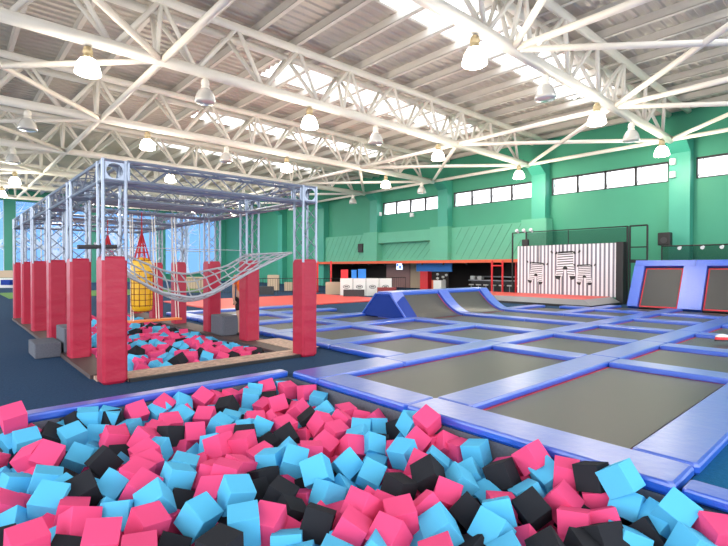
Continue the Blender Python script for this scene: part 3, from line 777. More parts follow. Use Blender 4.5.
# ------------------------------------------------------------------ foam cubes
CUBE = {}
def cube_mesh(col):
    if col not in CUBE:
        me = MB().box(-.5, .5, -.5, .5, -.5, .5, b=.014).build('tmp', {'P': M_PINK, 'C': M_CYAN, 'K': M_BLACK}[col])
        CUBE[col] = me.data; me.data.name = 'foam_cube'; bpy.data.objects.remove(me)
    return CUBE[col]
NM = {'P': 'pink', 'C': 'sky blue', 'K': 'black'}
def foam(col, loc, rot, s, where, group):
    o = bpy.data.objects.new('foam_cube', cube_mesh(col)); COL.objects.link(o)
    o.location = loc; o.rotation_euler = rot; o.scale = (s, s, s)
    px, py = proj(loc)
    o['category'] = 'foam cube'; o['group'] = group
    o['label'] = '%s foam cube in the %s, %d%% across and %d%% down the photo' % (NM[col], where, round(px / 7.28), round(py / 5.46))
    return o
RAW = """P 0.504 5.752 0.126 2.97 -0.52 1.75 0.196
K 0.789 5.557 -0.092 -2.67 0.52 -0.17 0.201
K 1.032 5.742 -0.070 -1.04 0.51 2.31 0.203
C 1.146 5.751 -0.023 -3.08 -0.05 1.36 0.199
C 1.344 5.752 -0.057 -2.82 -0.01 1.16 0.197
K 1.341 5.752 -0.081 -2.73 -1.28 1.53 0.197
P 1.254 5.126 -0.101 -0.20 -0.30 3.12 0.197
C 0.509 5.757 -0.110 0.76 -0.36 0.27 0.188
C 0.589 5.528 -0.084 -0.38 0.04 -3.06 0.199
C 1.182 5.500 -0.156 2.16 -0.15 2.83 0.195
C 0.949 5.419 -0.087 -1.21 -0.16 0.21 0.198
P 0.581 5.042 -0.089 -0.33 0.40 2.42 0.201
P 0.676 4.946 -0.069 2.35 -0.40 2.63 0.201
P 0.291 5.318 -0.143 -1.73 -0.33 -2.35 0.194
K 0.582 5.284 -0.192 -1.96 -0.44 2.11 0.191
C 0.915 5.049 -0.180 2.54 -0.49 2.77 0.189
K 1.045 4.603 -0.112 -1.35 0.66 -3.02 0.198
C 0.891 5.752 -0.130 0.00 0.87 -0.76 0.196
K 1.042 5.752 -0.318 -0.22 0.18 -0.16 0.196
K 0.909 5.537 -0.285 0.69 0.58 -0.09 0.196
P 0.677 5.752 -0.130 0.35 -0.76 0.10 0.196
P 1.642 5.750 -0.069 2.92 -0.78 1.79 0.199
C 1.876 5.708 -0.093 -0.48 0.34 -2.88 0.198
P 1.933 5.751 -0.050 -2.00 0.92 1.84 0.198
C 2.140 5.749 -0.071 -2.52 0.53 0.02 0.202
C 1.988 5.340 -0.101 -0.49 0.17 -2.63 0.202
P 2.413 5.752 -0.049 -2.08 -0.50 2.26 0.197
P 2.599 5.750 -0.106 -2.70 -0.24 1.54 0.199
P 2.792 5.741 -0.105 -0.28 -0.13 -2.62 0.199
K 2.554 5.360 -0.094 -1.27 0.49 -2.41 0.200
P 2.843 5.752 -0.302 0.21 -0.28 0.14 0.196
P 1.825 5.212 -0.108 -0.41 -0.09 -3.13 0.199
P 1.634 5.075 -0.118 -0.26 0.05 -2.24 0.198
P 2.122 5.532 -0.162 -0.73 0.75 0.70 0.196
K 2.259 5.583 -0.281 -0.02 1.06 0.64 0.196
C 2.505 5.570 -0.230 0.40 0.14 0.16 0.196
C 2.219 4.828 -0.114 -3.02 0.48 -0.87 0.197
C 2.400 4.957 -0.127 3.13 0.25 -0.63 0.198
P 2.230 5.231 -0.123 -2.11 -0.01 2.40 0.197
K 1.703 4.845 -0.100 -2.88 0.21 1.80 0.199
P 1.917 4.792 -0.127 -2.99 -0.81 1.28 0.197
P 2.127 4.459 -0.129 -0.48 0.05 2.82 0.200
P 1.950 4.256 -0.090 -0.40 0.14 0.43 0.197
P 1.323 5.345 -0.155 -1.12 -0.17 -2.26 0.194
P 1.474 4.878 -0.102 -2.01 0.34 -1.26 0.200
P 1.373 4.540 -0.120 -0.27 0.32 -2.97 0.198
C 1.517 4.683 -0.159 -1.53 0.34 -2.53 0.193
P 1.323 4.357 -0.142 -0.10 0.04 -3.01 0.198
P 2.496 4.721 -0.353 1.51 -0.14 0.19 0.196
C 2.304 4.453 -0.112 -0.25 0.30 2.55 0.197
K 2.244 4.313 -0.106 -0.87 -0.04 -0.64 0.196
C 1.501 5.510 -0.170 -0.98 1.35 -0.43 0.196
K 1.254 4.962 -0.250 0.54 0.11 -0.22 0.196
C 3.130 5.750 -0.104 -2.55 0.16 -0.57 0.200
C 2.943 5.506 -0.085 -1.45 0.14 -0.49 0.200
P 3.337 5.750 -0.082 -2.13 0.19 2.79 0.199
P 3.070 5.024 -0.099 -0.87 0.20 2.79 0.200
P 3.535 5.562 -0.096 -1.73 0.01 3.04 0.199
P 3.622 5.214 -0.068 -1.82 0.08 -0.15 0.197
C 3.622 4.958 -0.130 0.13 0.16 -0.90 0.196
P 3.503 4.924 -0.308 -0.43 0.53 0.47 0.196
C 3.332 4.389 -0.109 -0.52 0.61 2.56 0.199
P 3.137 4.679 -0.108 -0.92 0.28 -2.62 0.198
P 3.261 4.884 -0.178 0.05 -0.21 0.82 0.196
P 3.278 4.612 -0.273 0.16 -0.09 -1.22 0.196
P 3.030 5.290 -0.179 0.03 -0.37 0.23 0.196
P 2.578 4.700 -0.121 -2.94 0.04 -0.42 0.199
P 2.720 4.611 -0.141 -0.23 0.61 2.75 0.198
P 2.718 4.328 -0.119 3.07 -0.27 1.60 0.200
K 3.044 4.310 -0.102 -1.65 0.66 2.66 0.200
P 3.018 4.068 -0.085 -2.67 0.39 0.03 0.200
P 3.268 4.038 -0.106 -1.09 -0.40 1.73 0.199
P 3.536 4.292 -0.125 -0.14 0.03 2.94 0.198
P 3.622 4.114 -0.190 0.15 0.71 0.71 0.196
C 2.390 4.585 -0.150 -0.27 0.04 2.58 0.196
P 2.691 4.923 -0.202 -0.17 0.43 0.15 0.196
C 2.504 4.457 -0.111 2.10 -0.43 2.47 0.196
P 2.148 4.153 -0.097 -0.14 0.17 2.21 0.196
K 2.368 4.651 -0.199 -2.40 0.24 2.64 0.193
K 2.421 4.151 -0.202 0.20 -0.35 0.00 0.196
P 2.195 3.874 -0.157 -2.84 -0.03 -1.67 0.196
K 2.611 4.103 -0.131 -2.37 0.49 2.80 0.194
P 2.824 4.122 -0.243 -0.77 -0.46 -0.98 0.196
P 2.503 3.538 -0.104 0.10 -0.06 2.60 0.197
P 2.712 3.629 -0.122 -2.95 0.54 -1.08 0.201
P 3.043 3.850 -0.126 -1.89 -0.02 3.10 0.197
C 3.249 3.706 -0.118 -1.10 0.10 -0.73 0.199
C 3.109 3.574 -0.125 -0.12 0.39 2.30 0.197
P 2.913 3.447 -0.130 0.84 0.26 -0.19 0.196
P 2.924 3.660 -0.273 0.41 0.78 0.48 0.196
K 3.223 5.515 -0.173 0.23 -0.11 -0.69 0.196
C 3.540 5.752 -0.130 -0.71 0.17 -0.03 0.196
P 2.964 5.752 -0.130 -0.62 -0.24 0.32 0.196
P 3.623 3.875 -0.132 -0.85 -0.07 -2.64 0.194
C 3.479 3.717 -0.125 -1.87 0.16 -0.24 0.193
K 3.282 3.457 -0.190 -0.15 0.09 -0.79 0.191
C 3.620 3.322 -0.021 -0.99 1.11 1.99 0.200
K 3.622 3.502 -0.130 -0.47 0.20 -0.04 0.196
P 3.620 3.107 0.059 -0.46 0.51 2.96 0.200
P 3.421 3.087 -0.106 -0.70 0.47 -3.09 0.201
P 3.622 3.029 -0.164 -0.22 0.08 -0.21 0.196
P 3.622 2.875 -0.130 -0.84 0.47 -0.46 0.196
C 3.485 3.343 -0.240 -0.96 -0.26 0.33 0.196
P 3.229 3.141 -0.175 -0.16 0.14 2.29 0.194
C 3.290 3.714 -0.330 -0.10 -0.68 0.88 0.196
P 2.969 3.409 -0.354 -0.23 0.78 0.23 0.196
C 3.081 3.332 -0.127 -0.79 0.39 -0.36 0.192
C 3.110 2.949 -0.086 -1.16 -0.10 -1.42 0.198
P 3.203 2.927 -0.279 -1.37 0.04 -0.54 0.196
P 3.026 2.697 -0.110 -2.74 -0.32 0.46 0.194
K 2.894 2.465 -0.065 -2.51 0.79 -0.19 0.204
C 3.246 2.709 -0.140 3.10 0.62 -1.00 0.198
K 3.580 2.862 -0.345 0.91 -0.54 0.49 0.196
C 3.450 2.656 -0.275 -0.23 0.49 -0.88 0.196
C 3.623 2.523 -0.087 3.07 0.20 1.76 0.195
P 3.622 2.707 -0.130 -0.11 -0.07 -0.31 0.196
C 3.305 2.366 -0.162 -0.36 0.54 2.24 0.194
C 3.061 2.294 -0.114 -0.37 0.87 2.25 0.193
P 3.623 2.229 -0.173 -2.85 -0.39 -1.63 0.195
K 3.399 2.119 -0.087 -1.11 -0.08 -2.96 0.198
P 3.626 1.983 0.035 -2.28 -0.07 -0.05 0.190
C 3.620 1.832 -0.079 -0.32 0.50 2.61 0.200
P 3.635 1.694 -0.009 3.05 -0.05 2.01 0.175
K 3.626 1.492 0.040 -3.03 0.26 1.52 0.190
C 3.459 2.243 -0.246 -1.99 0.28 -0.25 0.183
P 3.584 2.035 -0.280 1.09 0.95 0.60 0.196
C 3.331 1.843 -0.157 0.31 0.42 2.58 0.196
P 3.079 1.922 -0.181 2.95 0.02 -0.82 0.194
C 3.570 1.825 -0.242 -0.91 -0.22 1.46 0.180
P 3.366 1.602 -0.113 -0.69 0.01 -2.99 0.195
P 3.629 1.458 -0.127 2.92 -0.02 0.49 0.185
C 3.622 1.297 0.090 -2.19 0.02 -0.05 0.196
C 3.625 1.249 -0.086 -1.05 -0.11 1.61 0.192
K 3.483 1.086 -0.190 -1.12 0.76 1.99 0.190
C 3.622 0.954 -0.026 -2.56 -0.45 -0.24 0.196
C 3.622 1.049 -0.134 0.15 -0.70 -0.47 0.196
C 3.425 0.800 -0.125 -0.11 1.08 2.33 0.192
P 3.626 0.721 -0.079 -1.72 0.29 -2.34 0.190
C 3.622 0.886 -0.304 -1.38 0.40 0.13 0.196
P 3.363 1.300 -0.150 1.16 -0.31 -0.96 0.196
C 3.255 1.122 -0.167 -1.93 -0.17 -2.26 0.191
C 3.260 0.893 -0.253 0.86 0.58 0.17 0.196
C 0.598 4.501 -0.118 -2.83 0.01 1.37 0.199
K 0.784 4.079 -0.107 -0.43 0.35 3.05 0.199
P 0.302 4.278 -0.152 -2.88 0.62 0.07 0.194
P 0.436 4.321 -0.252 0.65 -0.84 -0.72 0.196
C 0.420 4.700 -0.175 -0.09 0.36 0.14 0.196
C 0.687 4.292 -0.169 -1.31 0.37 -1.03 0.193
C 0.564 4.048 -0.093 -1.03 0.25 -0.54 0.199
C 0.355 4.089 -0.232 -0.86 -0.47 -0.63 0.196
P 0.374 3.530 -0.110 -0.20 0.00 -3.03 0.199
P 0.670 3.866 -0.155 -2.92 0.09 1.31 0.190
P 0.705 3.208 -0.083 -2.78 0.16 -0.31 0.202
P 0.666 3.611 -0.130 -0.95 -0.87 1.20 0.196
C 0.983 4.094 -0.142 2.46 -0.46 2.43 0.192
C 0.891 3.827 -0.231 0.89 -0.76 0.49 0.196
K 0.569 3.450 -0.231 -0.92 0.16 -0.64 0.196
K 0.260 3.915 -0.256 0.69 -0.02 -0.15 0.196
P 1.117 3.806 -0.098 2.84 -0.54 2.48 0.201
P 1.160 4.072 -0.091 -3.00 0.26 -0.89 0.197
P 1.280 4.195 -0.099 -2.98 0.31 -1.37 0.200
C 1.505 3.995 -0.105 -3.13 0.30 -0.55 0.201
C 1.377 3.788 -0.085 0.01 0.36 -0.05 0.201
C 1.976 4.446 -0.160 -2.60 0.27 2.15 0.195
P 1.651 3.714 -0.118 -1.79 0.18 -0.84 0.201
P 1.692 3.584 -0.078 3.02 0.25 -0.71 0.200
P 1.877 3.726 -0.133 -3.00 0.36 0.29 0.201
P 1.540 3.473 -0.139 -0.17 -0.60 0.77 0.190
C 1.609 3.227 -0.079 -2.80 0.22 -0.11 0.201
C 1.310 3.182 -0.122 -3.08 -0.57 1.95 0.197
C 1.132 3.537 -0.094 -2.11 -0.92 -2.86 0.199
C 1.472 2.842 -0.098 -3.02 -0.06 -0.45 0.200
K 1.227 2.672 -0.101 -0.03 0.07 -2.81 0.200
K 1.101 3.124 -0.267 -1.09 -0.80 0.63 0.196
P 0.863 2.996 -0.131 0.01 -0.06 2.84 0.196
P 1.014 3.315 -0.131 -1.71 0.34 -1.45 0.196
K 1.339 3.592 -0.230 1.02 -0.85 -1.47 0.196
C 0.918 3.622 -0.154 1.48 0.44 0.91 0.196
C 2.156 3.654 -0.119 -3.11 0.17 2.17 0.196
C 2.614 3.163 -0.122 -2.20 -0.48 -0.04 0.198
K 1.827 3.367 -0.193 -2.09 0.22 0.36 0.185
P 1.621 2.787 -0.126 -1.26 0.05 -0.99 0.196
C 2.005 3.668 -0.325 1.28 -0.90 0.03 0.196
K 1.997 3.492 -0.185 -0.34 0.04 0.03 0.196
C 2.252 3.439 -0.082 -1.07 0.31 -0.64 0.199
K 1.906 3.103 -0.149 3.13 0.45 -0.93 0.195
K 1.861 2.889 -0.188 -2.64 -0.20 1.36 0.188
C 2.285 3.136 -0.077 -2.24 -0.41 -0.74 0.204
C 2.384 3.734 -0.130 -0.09 0.83 -0.67 0.196
P 2.115 3.110 -0.274 -0.22 -0.18 -1.07 0.196
C 2.223 2.921 -0.172 -2.59 0.18 1.58 0.187
C 2.431 2.979 -0.248 0.19 -0.89 -0.51 0.196
K 1.877 2.574 -0.126 2.80 0.25 -0.85 0.195
P 2.203 2.482 -0.094 -2.21 -0.04 -1.55 0.198
P 1.982 2.353 -0.121 3.06 0.49 -0.98 0.192
P 2.104 2.522 -0.256 -2.41 0.07 1.50 0.180
P 1.985 2.736 -0.233 3.04 -0.70 2.04 0.182
C 1.705 2.186 -0.135 2.96 0.34 -0.90 0.194
C 1.590 2.359 -0.186 0.22 0.20 2.49 0.190
C 1.635 2.572 -0.200 -0.32 -0.03 -0.63 0.196
C 1.650 2.968 -0.294 0.77 -0.06 -0.88 0.196
P 2.735 3.425 -0.280 -0.51 0.36 -0.27 0.196
C 2.956 3.179 -0.250 0.18 -0.11 0.58 0.196
C 2.684 2.924 -0.159 2.52 -0.38 2.18 0.192
K 2.634 2.549 -0.127 -1.86 0.14 -1.56 0.196
P 2.885 2.584 -0.222 -0.60 -0.72 0.51 0.187
P 2.620 2.339 -0.270 -0.22 0.14 0.67 0.196
P 2.827 2.241 -0.137 -1.01 0.30 -0.98 0.191
C 3.176 2.441 -0.210 2.43 -0.56 1.79 0.192
C 3.215 2.153 -0.243 -1.36 -0.25 -0.27 0.196
K 2.982 2.151 -0.297 0.54 0.30 -0.35 0.196
K 2.812 2.019 -0.168 2.36 -0.50 1.61 0.190
K 2.508 1.774 -0.250 -0.48 -0.34 0.01 0.196
C 2.441 1.981 -0.125 -0.64 -0.23 0.98 0.196
P 2.404 2.478 -0.193 2.67 -0.19 2.01 0.190
P 2.325 2.226 -0.107 -1.42 -0.16 -0.60 0.199
P 2.409 2.633 -0.221 -2.16 -0.43 2.01 0.189
C 1.976 2.095 -0.171 2.94 0.58 -1.03 0.189
P 2.165 1.756 -0.113 0.11 0.36 2.39 0.198
P 2.566 2.192 -0.130 0.97 0.36 0.96 0.196
P 2.126 2.141 -0.130 0.02 0.93 0.16 0.196
P 2.886 2.820 -0.268 0.73 -1.12 -0.75 0.196
K 3.138 1.713 -0.133 2.57 -0.50 1.37 0.193
K 3.411 1.526 -0.222 -2.58 -0.50 -0.04 0.188
C 2.905 1.831 -0.127 -1.94 -0.25 -0.87 0.195
C 2.554 1.527 -0.161 0.03 0.51 2.41 0.191
K 2.736 1.371 -0.139 -0.06 0.61 2.24 0.195
K 2.981 1.267 -0.169 -0.62 1.28 1.90 0.185
P 3.190 1.426 -0.142 -0.10 0.28 0.29 0.196
P 2.846 1.600 -0.251 0.98 -0.43 0.53 0.196
K 3.120 1.208 -0.130 0.05 -1.03 1.15 0.196
C 2.679 1.742 -0.130 0.17 -0.83 -0.16 0.196"""
placed = []
for ln in RAW.split('\n'):
    q = ln.split()
    if len(q) < 8: continue
    v = [float(a) for a in q[1:]]
    foam(q[0], v[:3], v[3:6], max(v[6], .185), 'large foam pit', 'foam cubes in the large pit'); placed.append(v[:3])
rr = random.Random(11)
# loose cubes filling the gaps one layer further down
def randrot(r): return (r.uniform(-3, 3), r.uniform(-3, 3), r.uniform(-3, 3))
cnt = 0; fillers = []
cand = [(x, y) for x in np.arange(.15, 3.6, .2) for y in np.arange(.5, 5.8, .2)]
rr.shuffle(cand)
for x, y in cand:
    x += rr.uniform(-.04, .04); y += rr.uniform(-.04, .04); z = -.27
    px, py = proj((x, y, z))
    if not (-10 < px < 738 and py < 560) or x > 3.6 or y > 5.72: continue
    dmin = min((math.dist((x, y, z), p) for p in placed), default=9)
    if dmin < .185: continue
    placed.append((x, y, z)); cnt += 1
    if cnt > 30: fillers.append((x, y, z)); continue
    foam(rr.choice('PPCCK'), (x, y, z), randrot(rr), .195, 'pit, half buried', 'foam cubes in the large pit')
mb = MB()
def loose(mb, c, mi, h=.1):
    R = Euler(randrot(rr)).to_matrix(); c = Vector(c); n = len(mb.v)
    mb.v += [tuple(c + R @ Vector((a * h, b * h, d * h))) for d in (-1, 1) for b in (-1, 1) for a in (-1, 1)]
    for f_ in [(0, 2, 3, 1), (4, 5, 7, 6), (0, 1, 5, 4), (2, 6, 7, 3), (0, 4, 6, 2), (1, 3, 7, 5)]: mb.f.append(tuple(n + i for i in f_)); mb.m.append(mi)
for p in fillers: loose(mb, p, rr.choice((0, 0, 1, 1, 2)))
for x in np.arange(-3.0, 3.7, .215):
    for y in np.arange(-2.4, 5.8, .215):
        px, py = proj((x, y, -.3))
        vis = -60 < px < 790 and (x + y) > 1.2
        z = -.46 if vis else -.2
        R = Euler(randrot(rr)).to_matrix(); c = Vector((x + rr.uniform(-.03, .03), y + rr.uniform(-.03, .03), z + rr.uniform(-.03, .03))); mi = rr.choice((0, 0, 1, 1, 2)); h = .1
        n = len(mb.v); mb.v += [tuple(c + R @ Vector((a * h, b * h, d * h))) for d in (-1, 1) for b in (-1, 1) for a in (-1, 1)]
        for f_ in [(0, 2, 3, 1), (4, 5, 7, 6), (0, 1, 5, 4), (2, 6, 7, 3), (0, 4, 6, 2), (1, 3, 7, 5)]: mb.f.append(tuple(n + i for i in f_)); mb.m.append(mi)
o = solo('buried_foam_cubes', mb, [M_PINK, M_CYAN, M_BLACK], 'deep layer of mixed foam cubes under the others in the large pit', 'foam cubes', (0, 1, -.46)); o['kind'] = 'stuff'
# smaller pit under the climbing frame
pts = []
y = 7.78
while y < 16.9:
    x = 2.1
    while x < 4.55:
        pts.append((x + rr.uniform(-.05, .05), y + rr.uniform(-.05, .05), -.02 - .13 * max(0, (x - 3.9)) + rr.uniform(-.06, .05))); x += .27 if y < 11 else .33
    y += .27 if y < 11 else .36
pts.sort(key=lambda p: p[1]); n2 = 0; small = []
for x, y, z in pts:
    px, py = proj((x, y, z))
    if n2 >= 38: small.append((min(x, 4.48), y, z))
    else:
        foam(rr.choice('PPPCCK'), (min(x, 4.48), y, z - (.08 if y < 8 else 0)), randrot(rr), .2, 'smaller foam pit', 'foam cubes in the smaller pit'); n2 += 1
mb = MB()
for p in small: loose(mb, p, rr.choice((0, 0, 0, 1, 1, 2)))
for x in np.arange(2.15, 4.5, .22):
    for y in np.arange(7.75, 17.1, .22):
        R = Euler(randrot(rr)).to_matrix(); c = Vector((x, y, (-.22) + rr.uniform(-.03, .03))); mi = rr.choice((0, 0, 1, 1, 2)); h = .1
        n = len(mb.v); mb.v += [tuple(c + R @ Vector((a * h, b * h, d * h))) for d in (-1, 1) for b in (-1, 1) for a in (-1, 1)]
        for f_ in [(0, 2, 3, 1), (4, 5, 7, 6), (0, 1, 5, 4), (2, 6, 7, 3), (0, 4, 6, 2), (1, 3, 7, 5)]: mb.f.append(tuple(n + i for i in f_)); mb.m.append(mi)
o = solo('buried_foam_cubes', mb, [M_PINK, M_CYAN, M_BLACK], 'mixed foam cubes filling the rest of the smaller pit', 'foam cubes', (3.3, 12, -.2)); o['kind'] = 'stuff'

# ------------------------------------------------------------------ lounge and lockers beyond the court
def cab(x, y, i):
    t = thing('storage_cabinet', 'white storage cabinet with oval emblem, %s from the left in the row beyond the mats' % ORD[i], 'cabinet', (x, y, 0), 'white cabinets beyond the red mats')
    ux, uy = .66, -.56     # row runs away to the right
    d = math.atan2(uy, ux)
    b = MB().box(-.36, .36, 0, .5, 0, 1.0, b=.01).build('cabinet_body', M_WCAB, t)
    e = MB()
    for q in range(16):
        a0, a1 = 2 * math.pi * q / 16, 2 * math.pi * (q + 1) / 16
        e.quad((.20 * math.cos(a0), -.006, .52 + .11 * math.sin(a0)), (.20 * math.cos(a1), -.006, .52 + .11 * math.sin(a1)), (.17 * math.cos(a1), -.006, .52 + .08 * math.sin(a1)), (.17 * math.cos(a0), -.006, .52 + .08 * math.sin(a0)))
    e.box(-.11, .11, -.008, -.002, .49, .55)
    e.build('emblem', M_DGREY, b)
    t.rotation_euler.z = d
for i in range(4): cab(17.35 + .56 * i, 21.0 - .50 * i, i)
def rbox(name, px, w, h, z, dist, m, label, cat, dep=.4, group=None):
    x, y = P_at_line(px, dist); o = MB().box(-w / 2, w / 2, 0, dep, 0, h, b=.01).build(name, m); o.location = (x, y, z); o.rotation_euler.z = math.atan2(-.56, .66)
    return tag(o, label, cat, group)
def P_at_line(px, dist):
    c = np.array([(px - 364) / F, 0, 1]); d = CM.T @ c; return (d[2] * dist, -d[0] * dist)
rbox('display_box', 344.5, .42, .52, .99, 27.4, M_RCAB, 'bright red display box on top of the white cabinets', 'display box')
rbox('display_box', 354, .30, .5, .99, 27.4, M_BPAN, 'narrow blue display box between the red and the wide blue one', 'display box')
rbox('display_box', 362, .46, .55, .99, 27.4, M_BPAN, 'wide blue display box on top of the white cabinets', 'display box')
rbox('bench_block', 354, 1.15, .42, 0, 25.6, M_DGREY, 'long dark grey bench block in front of the white cabinets', 'bench')
rbox('bench_block', 387, 1.05, .52, .0, 26.2, mat('maroon_vinyl', (.25, .03, .03), .5), 'long maroon bench block right of the white cabinets', 'bench')
rbox('wooden_crate', 333, .9, .75, 0, 28.5, M_CREAM, 'pale wooden crate counter left of the white cabinets', 'crate')
rbox('wooden_crate', 290, .8, .6, 0, 33, M_CREAM, 'pale crate against the green wall behind the right post', 'crate')
rbox('wooden_crate', 273, .8, 1.1, 0, 33.5, M_CREAM, 'pale crate against the green wall between the right posts', 'crate')
rbox('equipment_box', 264, 1.05, .5, .0, 28, M_DGREY, 'dark grey equipment box between the two nearest right posts', 'box')
rbox('equipment_box', 196, 1.5, .9, 0, 36, M_CREAM, 'pale brown box stack seen through the rope bridge', 'box')
rbox('white_barrier', 5, 2.2, .75, 0, 37, M_WCAB, 'white low barrier at the far left edge', 'barrier')
rbox('blue_crate', 5, .7, .4, .25, 36.3, M_NAVY, 'small blue crate before the white barrier at far left', 'crate')
rbox('cardboard_stack', 4, 3, .6, .75, 39, M_CREAM, 'tan cardboard stack above the white barrier at far left', 'boxes')
# steel tube posts and items under the canopy
for i, px in enumerate((317.5, 331, 492, 502.5, 516)):
    x, y = P_at_line(px, 31); 
    if px > 400: x, y = P_at_line(px, 28.4)
    solo('steel_post', MB().tube((x, y, 0), (x, y, 2.05), .06, 8), M_RCAB, 'slim red steel post under the orange canopy, %s from the left' % ORD[i], 'post', (x, y, 0), 'red posts under the canopy')
a = P_at_line(492, 28.4); b = P_at_line(516, 28.4)
solo('steel_crossbar', MB().tube((*a, 1.75), (*P_at_line(502.5, 28.4), 1.75), .05, 6), M_RCAB, 'short red steel crossbar joining the two middle red posts', 'bar', (*a, 1.75))
def wallbox(name, y0, y1, z0, z1, x, m, label, cat, d=.1):
    return solo(name, MB().box(x, x + d, y0, y1, z0, z1), m, label, cat, (x, (y0 + y1) / 2, z0))
wallbox('partition_panel', 26.3, 29.0, 0, 2.19, 28.4, M_PINKW, 'dusky pink partition panel under the canopy behind the hanging screen', 'partition')
wallbox('partition_panel', 24.6, 26.2, 0, 2.19, 28.4, M_CREAM, 'cream partition panel left of the blue header', 'partition')
wallbox('header_panel', 20.95, 24.3, 1.35, 2.1, 27.0, M_BPAN, 'bright blue header panel under the orange canopy', 'panel')
wallbox('locker', 23.0, 23.75, 0, 1.36, 26.8, M_RCAB, 'bright red locker below the blue header panel', 'locker', .5)
wallbox('photo_board', 21.4, 22.95, 0, 1.34, 27.2, M_DWALL, 'dark board with white cut-outs beside the red locker', 'board')
for i, (y, z) in enumerate(((22.3, 1.15), (22.3, .85), (22.3, .45), (21.8, .95), (21.7, .7), (21.5, 1.1))):
    solo('white_cutout', MB().lathe([(0, -.1), (.09, -.06), (.11, 0), (.09, .07), (0, .1)], (27.1, y, z), 8), M_WCAB, 'small white shape on the dark board, %s of six' % ORD[i], 'cut-out', (27.1, y, z), 'white shapes on the dark board')
wallbox('pedestal', 20.75, 21.45, 0, .75, 25.6, M_WCAB, 'pale grey pedestal below the canopy, right of the dark board', 'pedestal', .5)
wallbox('bin', 21.6, 21.95, 0, .75, 26.0, M_ORANGE, 'orange red bin left of the pale pedestal', 'bin', .35)
t = thing('hanging_screen', 'bright white and blue screen hanging under the canopy', 'screen', (26.6, 25.7, 1.3))
part('bezel', MB().box(26.6, 26.66, 25.35, 26.05, 1.45, 2.0), M_BLK, t)
dp = part('display', MB().box(26.59, 26.6, 25.38, 26.02, 1.48, 1.97), mat('screen_glow', (.6, .7, .9), .3, emit=(.6, .72, 1), es=1.2), t)
part('display_window', MB().box(26.585, 26.589, 25.5, 25.75, 1.55, 1.8).box(26.585, 26.589, 25.8, 25.98, 1.75, 1.93), mat('screen_blue', (.05, .1, .5), .3, emit=(.08, .15, .7), es=1), dp)
t = thing('snack_counter', 'long grey snack counter with rows of pale stools under the canopy', 'counter', (28.5, 17.4, 0))
part('counter_body', MB().box(28.3, 29.1, 14.5, 20.2, 0, .72), M_DGREY, t); part('counter_top', MB().box(28.1, 29.2, 14.4, 20.3, .72, .78), M_STEELG, t)
part('upper_shelf', MB().box(29.6, 30.4, 14, 20.5, .95, 1.02), M_STEELG, t)
for i in range(9):
    y = 14.9 + .6 * i
    t = thing('bar_stool', 'pale round stool at the snack counter, %s from the right' % ORD[i], 'stool', (27.6, y, 0), 'stools at the snack counter')
    part('seat', MB().lathe([(0, .42), (.18, .42), (.19, .46), (.18, .5), (0, .5)], (27.6, y, 0), 10), M_WCAB, t); part('column', MB().tube((27.6, y, 0), (27.6, y, .42), .03, 6), M_STEELG, t)
for i, y in enumerate((19.4, 20.0)):
    wallbox('till', y, y + .35, .79, 1.05, 28.4, M_WCAB, '%s white till on the snack counter' % ('right' if i == 0 else 'left'), 'till', .3)
# string of small downlight brackets under the beam
for i in range(9):
    y = 14.6 + 1.9 * i
    solo('canopy_bracket', MB().box(WX - .93, WX - .83, y, y + .08, 1.83, 1.95), M_BLK, 'small black bracket under the orange canopy beam, %s from the right' % ORD[i], 'bracket', (WX - .9, y, 1.9), 'black brackets under the canopy beam')
# thin black balustrade before the lounge
def rail(p0, p1, label, n):
    t = thing('balustrade', label, 'balustrade', (*p0, 0), 'thin black balustrades')
    a, b = Vector((*p0, 0)), Vector((*p1, 0))
    part('top_rail', MB().tube(a + Vector((0, 0, .95)), b + Vector((0, 0, .95)), .02, 5), M_BLK, t); part('bottom_rail', MB().tube(a + Vector((0, 0, .15)), b + Vector((0, 0, .15)), .015, 5), M_BLK, t)
    mb = MB()
    for k in range(n + 1):
        p = a.lerp(b, k / n); mb.tube(p, p + Vector((0, 0, .95)), .018 if k % 6 == 0 else .007, 4)
    part('balusters', mb, M_BLK, t)
rail((16.9, 23.5), (24.6, 23.2), 'thin black balustrade in front of the pink and cream partitions', 36)
rail((10.5, 27.5), (17.0, 24.5), 'thin black balustrade seen between the right padded posts', 48)

# ------------------------------------------------------------------ sneaker at the right edge
def P3(px, py, z):
    x, y = P_at(px, py, z); return Vector((x, y, z))
b0 = P3(722, 341, .10)
t = thing('sneaker', 'red and white sneaker stepping onto the pad at the right edge', 'shoe', tuple(b0))
def sh(prof, m, name, z0):
    mb = MB(); k = 14; n0 = 0
    for (sc, z) in prof:
        for i in range(k):
            a = 2 * math.pi * i / k; ex = .15 * math.cos(a); ey = (.05 + .012 * math.cos(a)) * math.sin(a)
            mb.v.append((ex * sc, -ey * sc, z))
    for q in range(len(prof) - 1):
        for i in range(k): mb.f.append((q * k + i, q * k + (i + 1) % k, (q + 1) * k + (i + 1) % k, (q + 1) * k + i)); mb.m.append(0)
    mb.f.append(tuple(range((len(prof) - 1) * k, len(prof) * k))); mb.m.append(0)
    o = mb.build(name, m, t, smooth=True); return o
sh([(1, 0), (1.05, .01), (1.03, .03)], M_BLK, 'sole', 0); sh([(1.0, .03), (1.0, .06), (.9, .085)], M_RCAB, 'side_stripe', 0)
sh([(.95, .085), (.85, .11), (.6, .135), (.1, .15)], M_WCAB, 'upper', 0)
t.rotation_euler.z = -.75

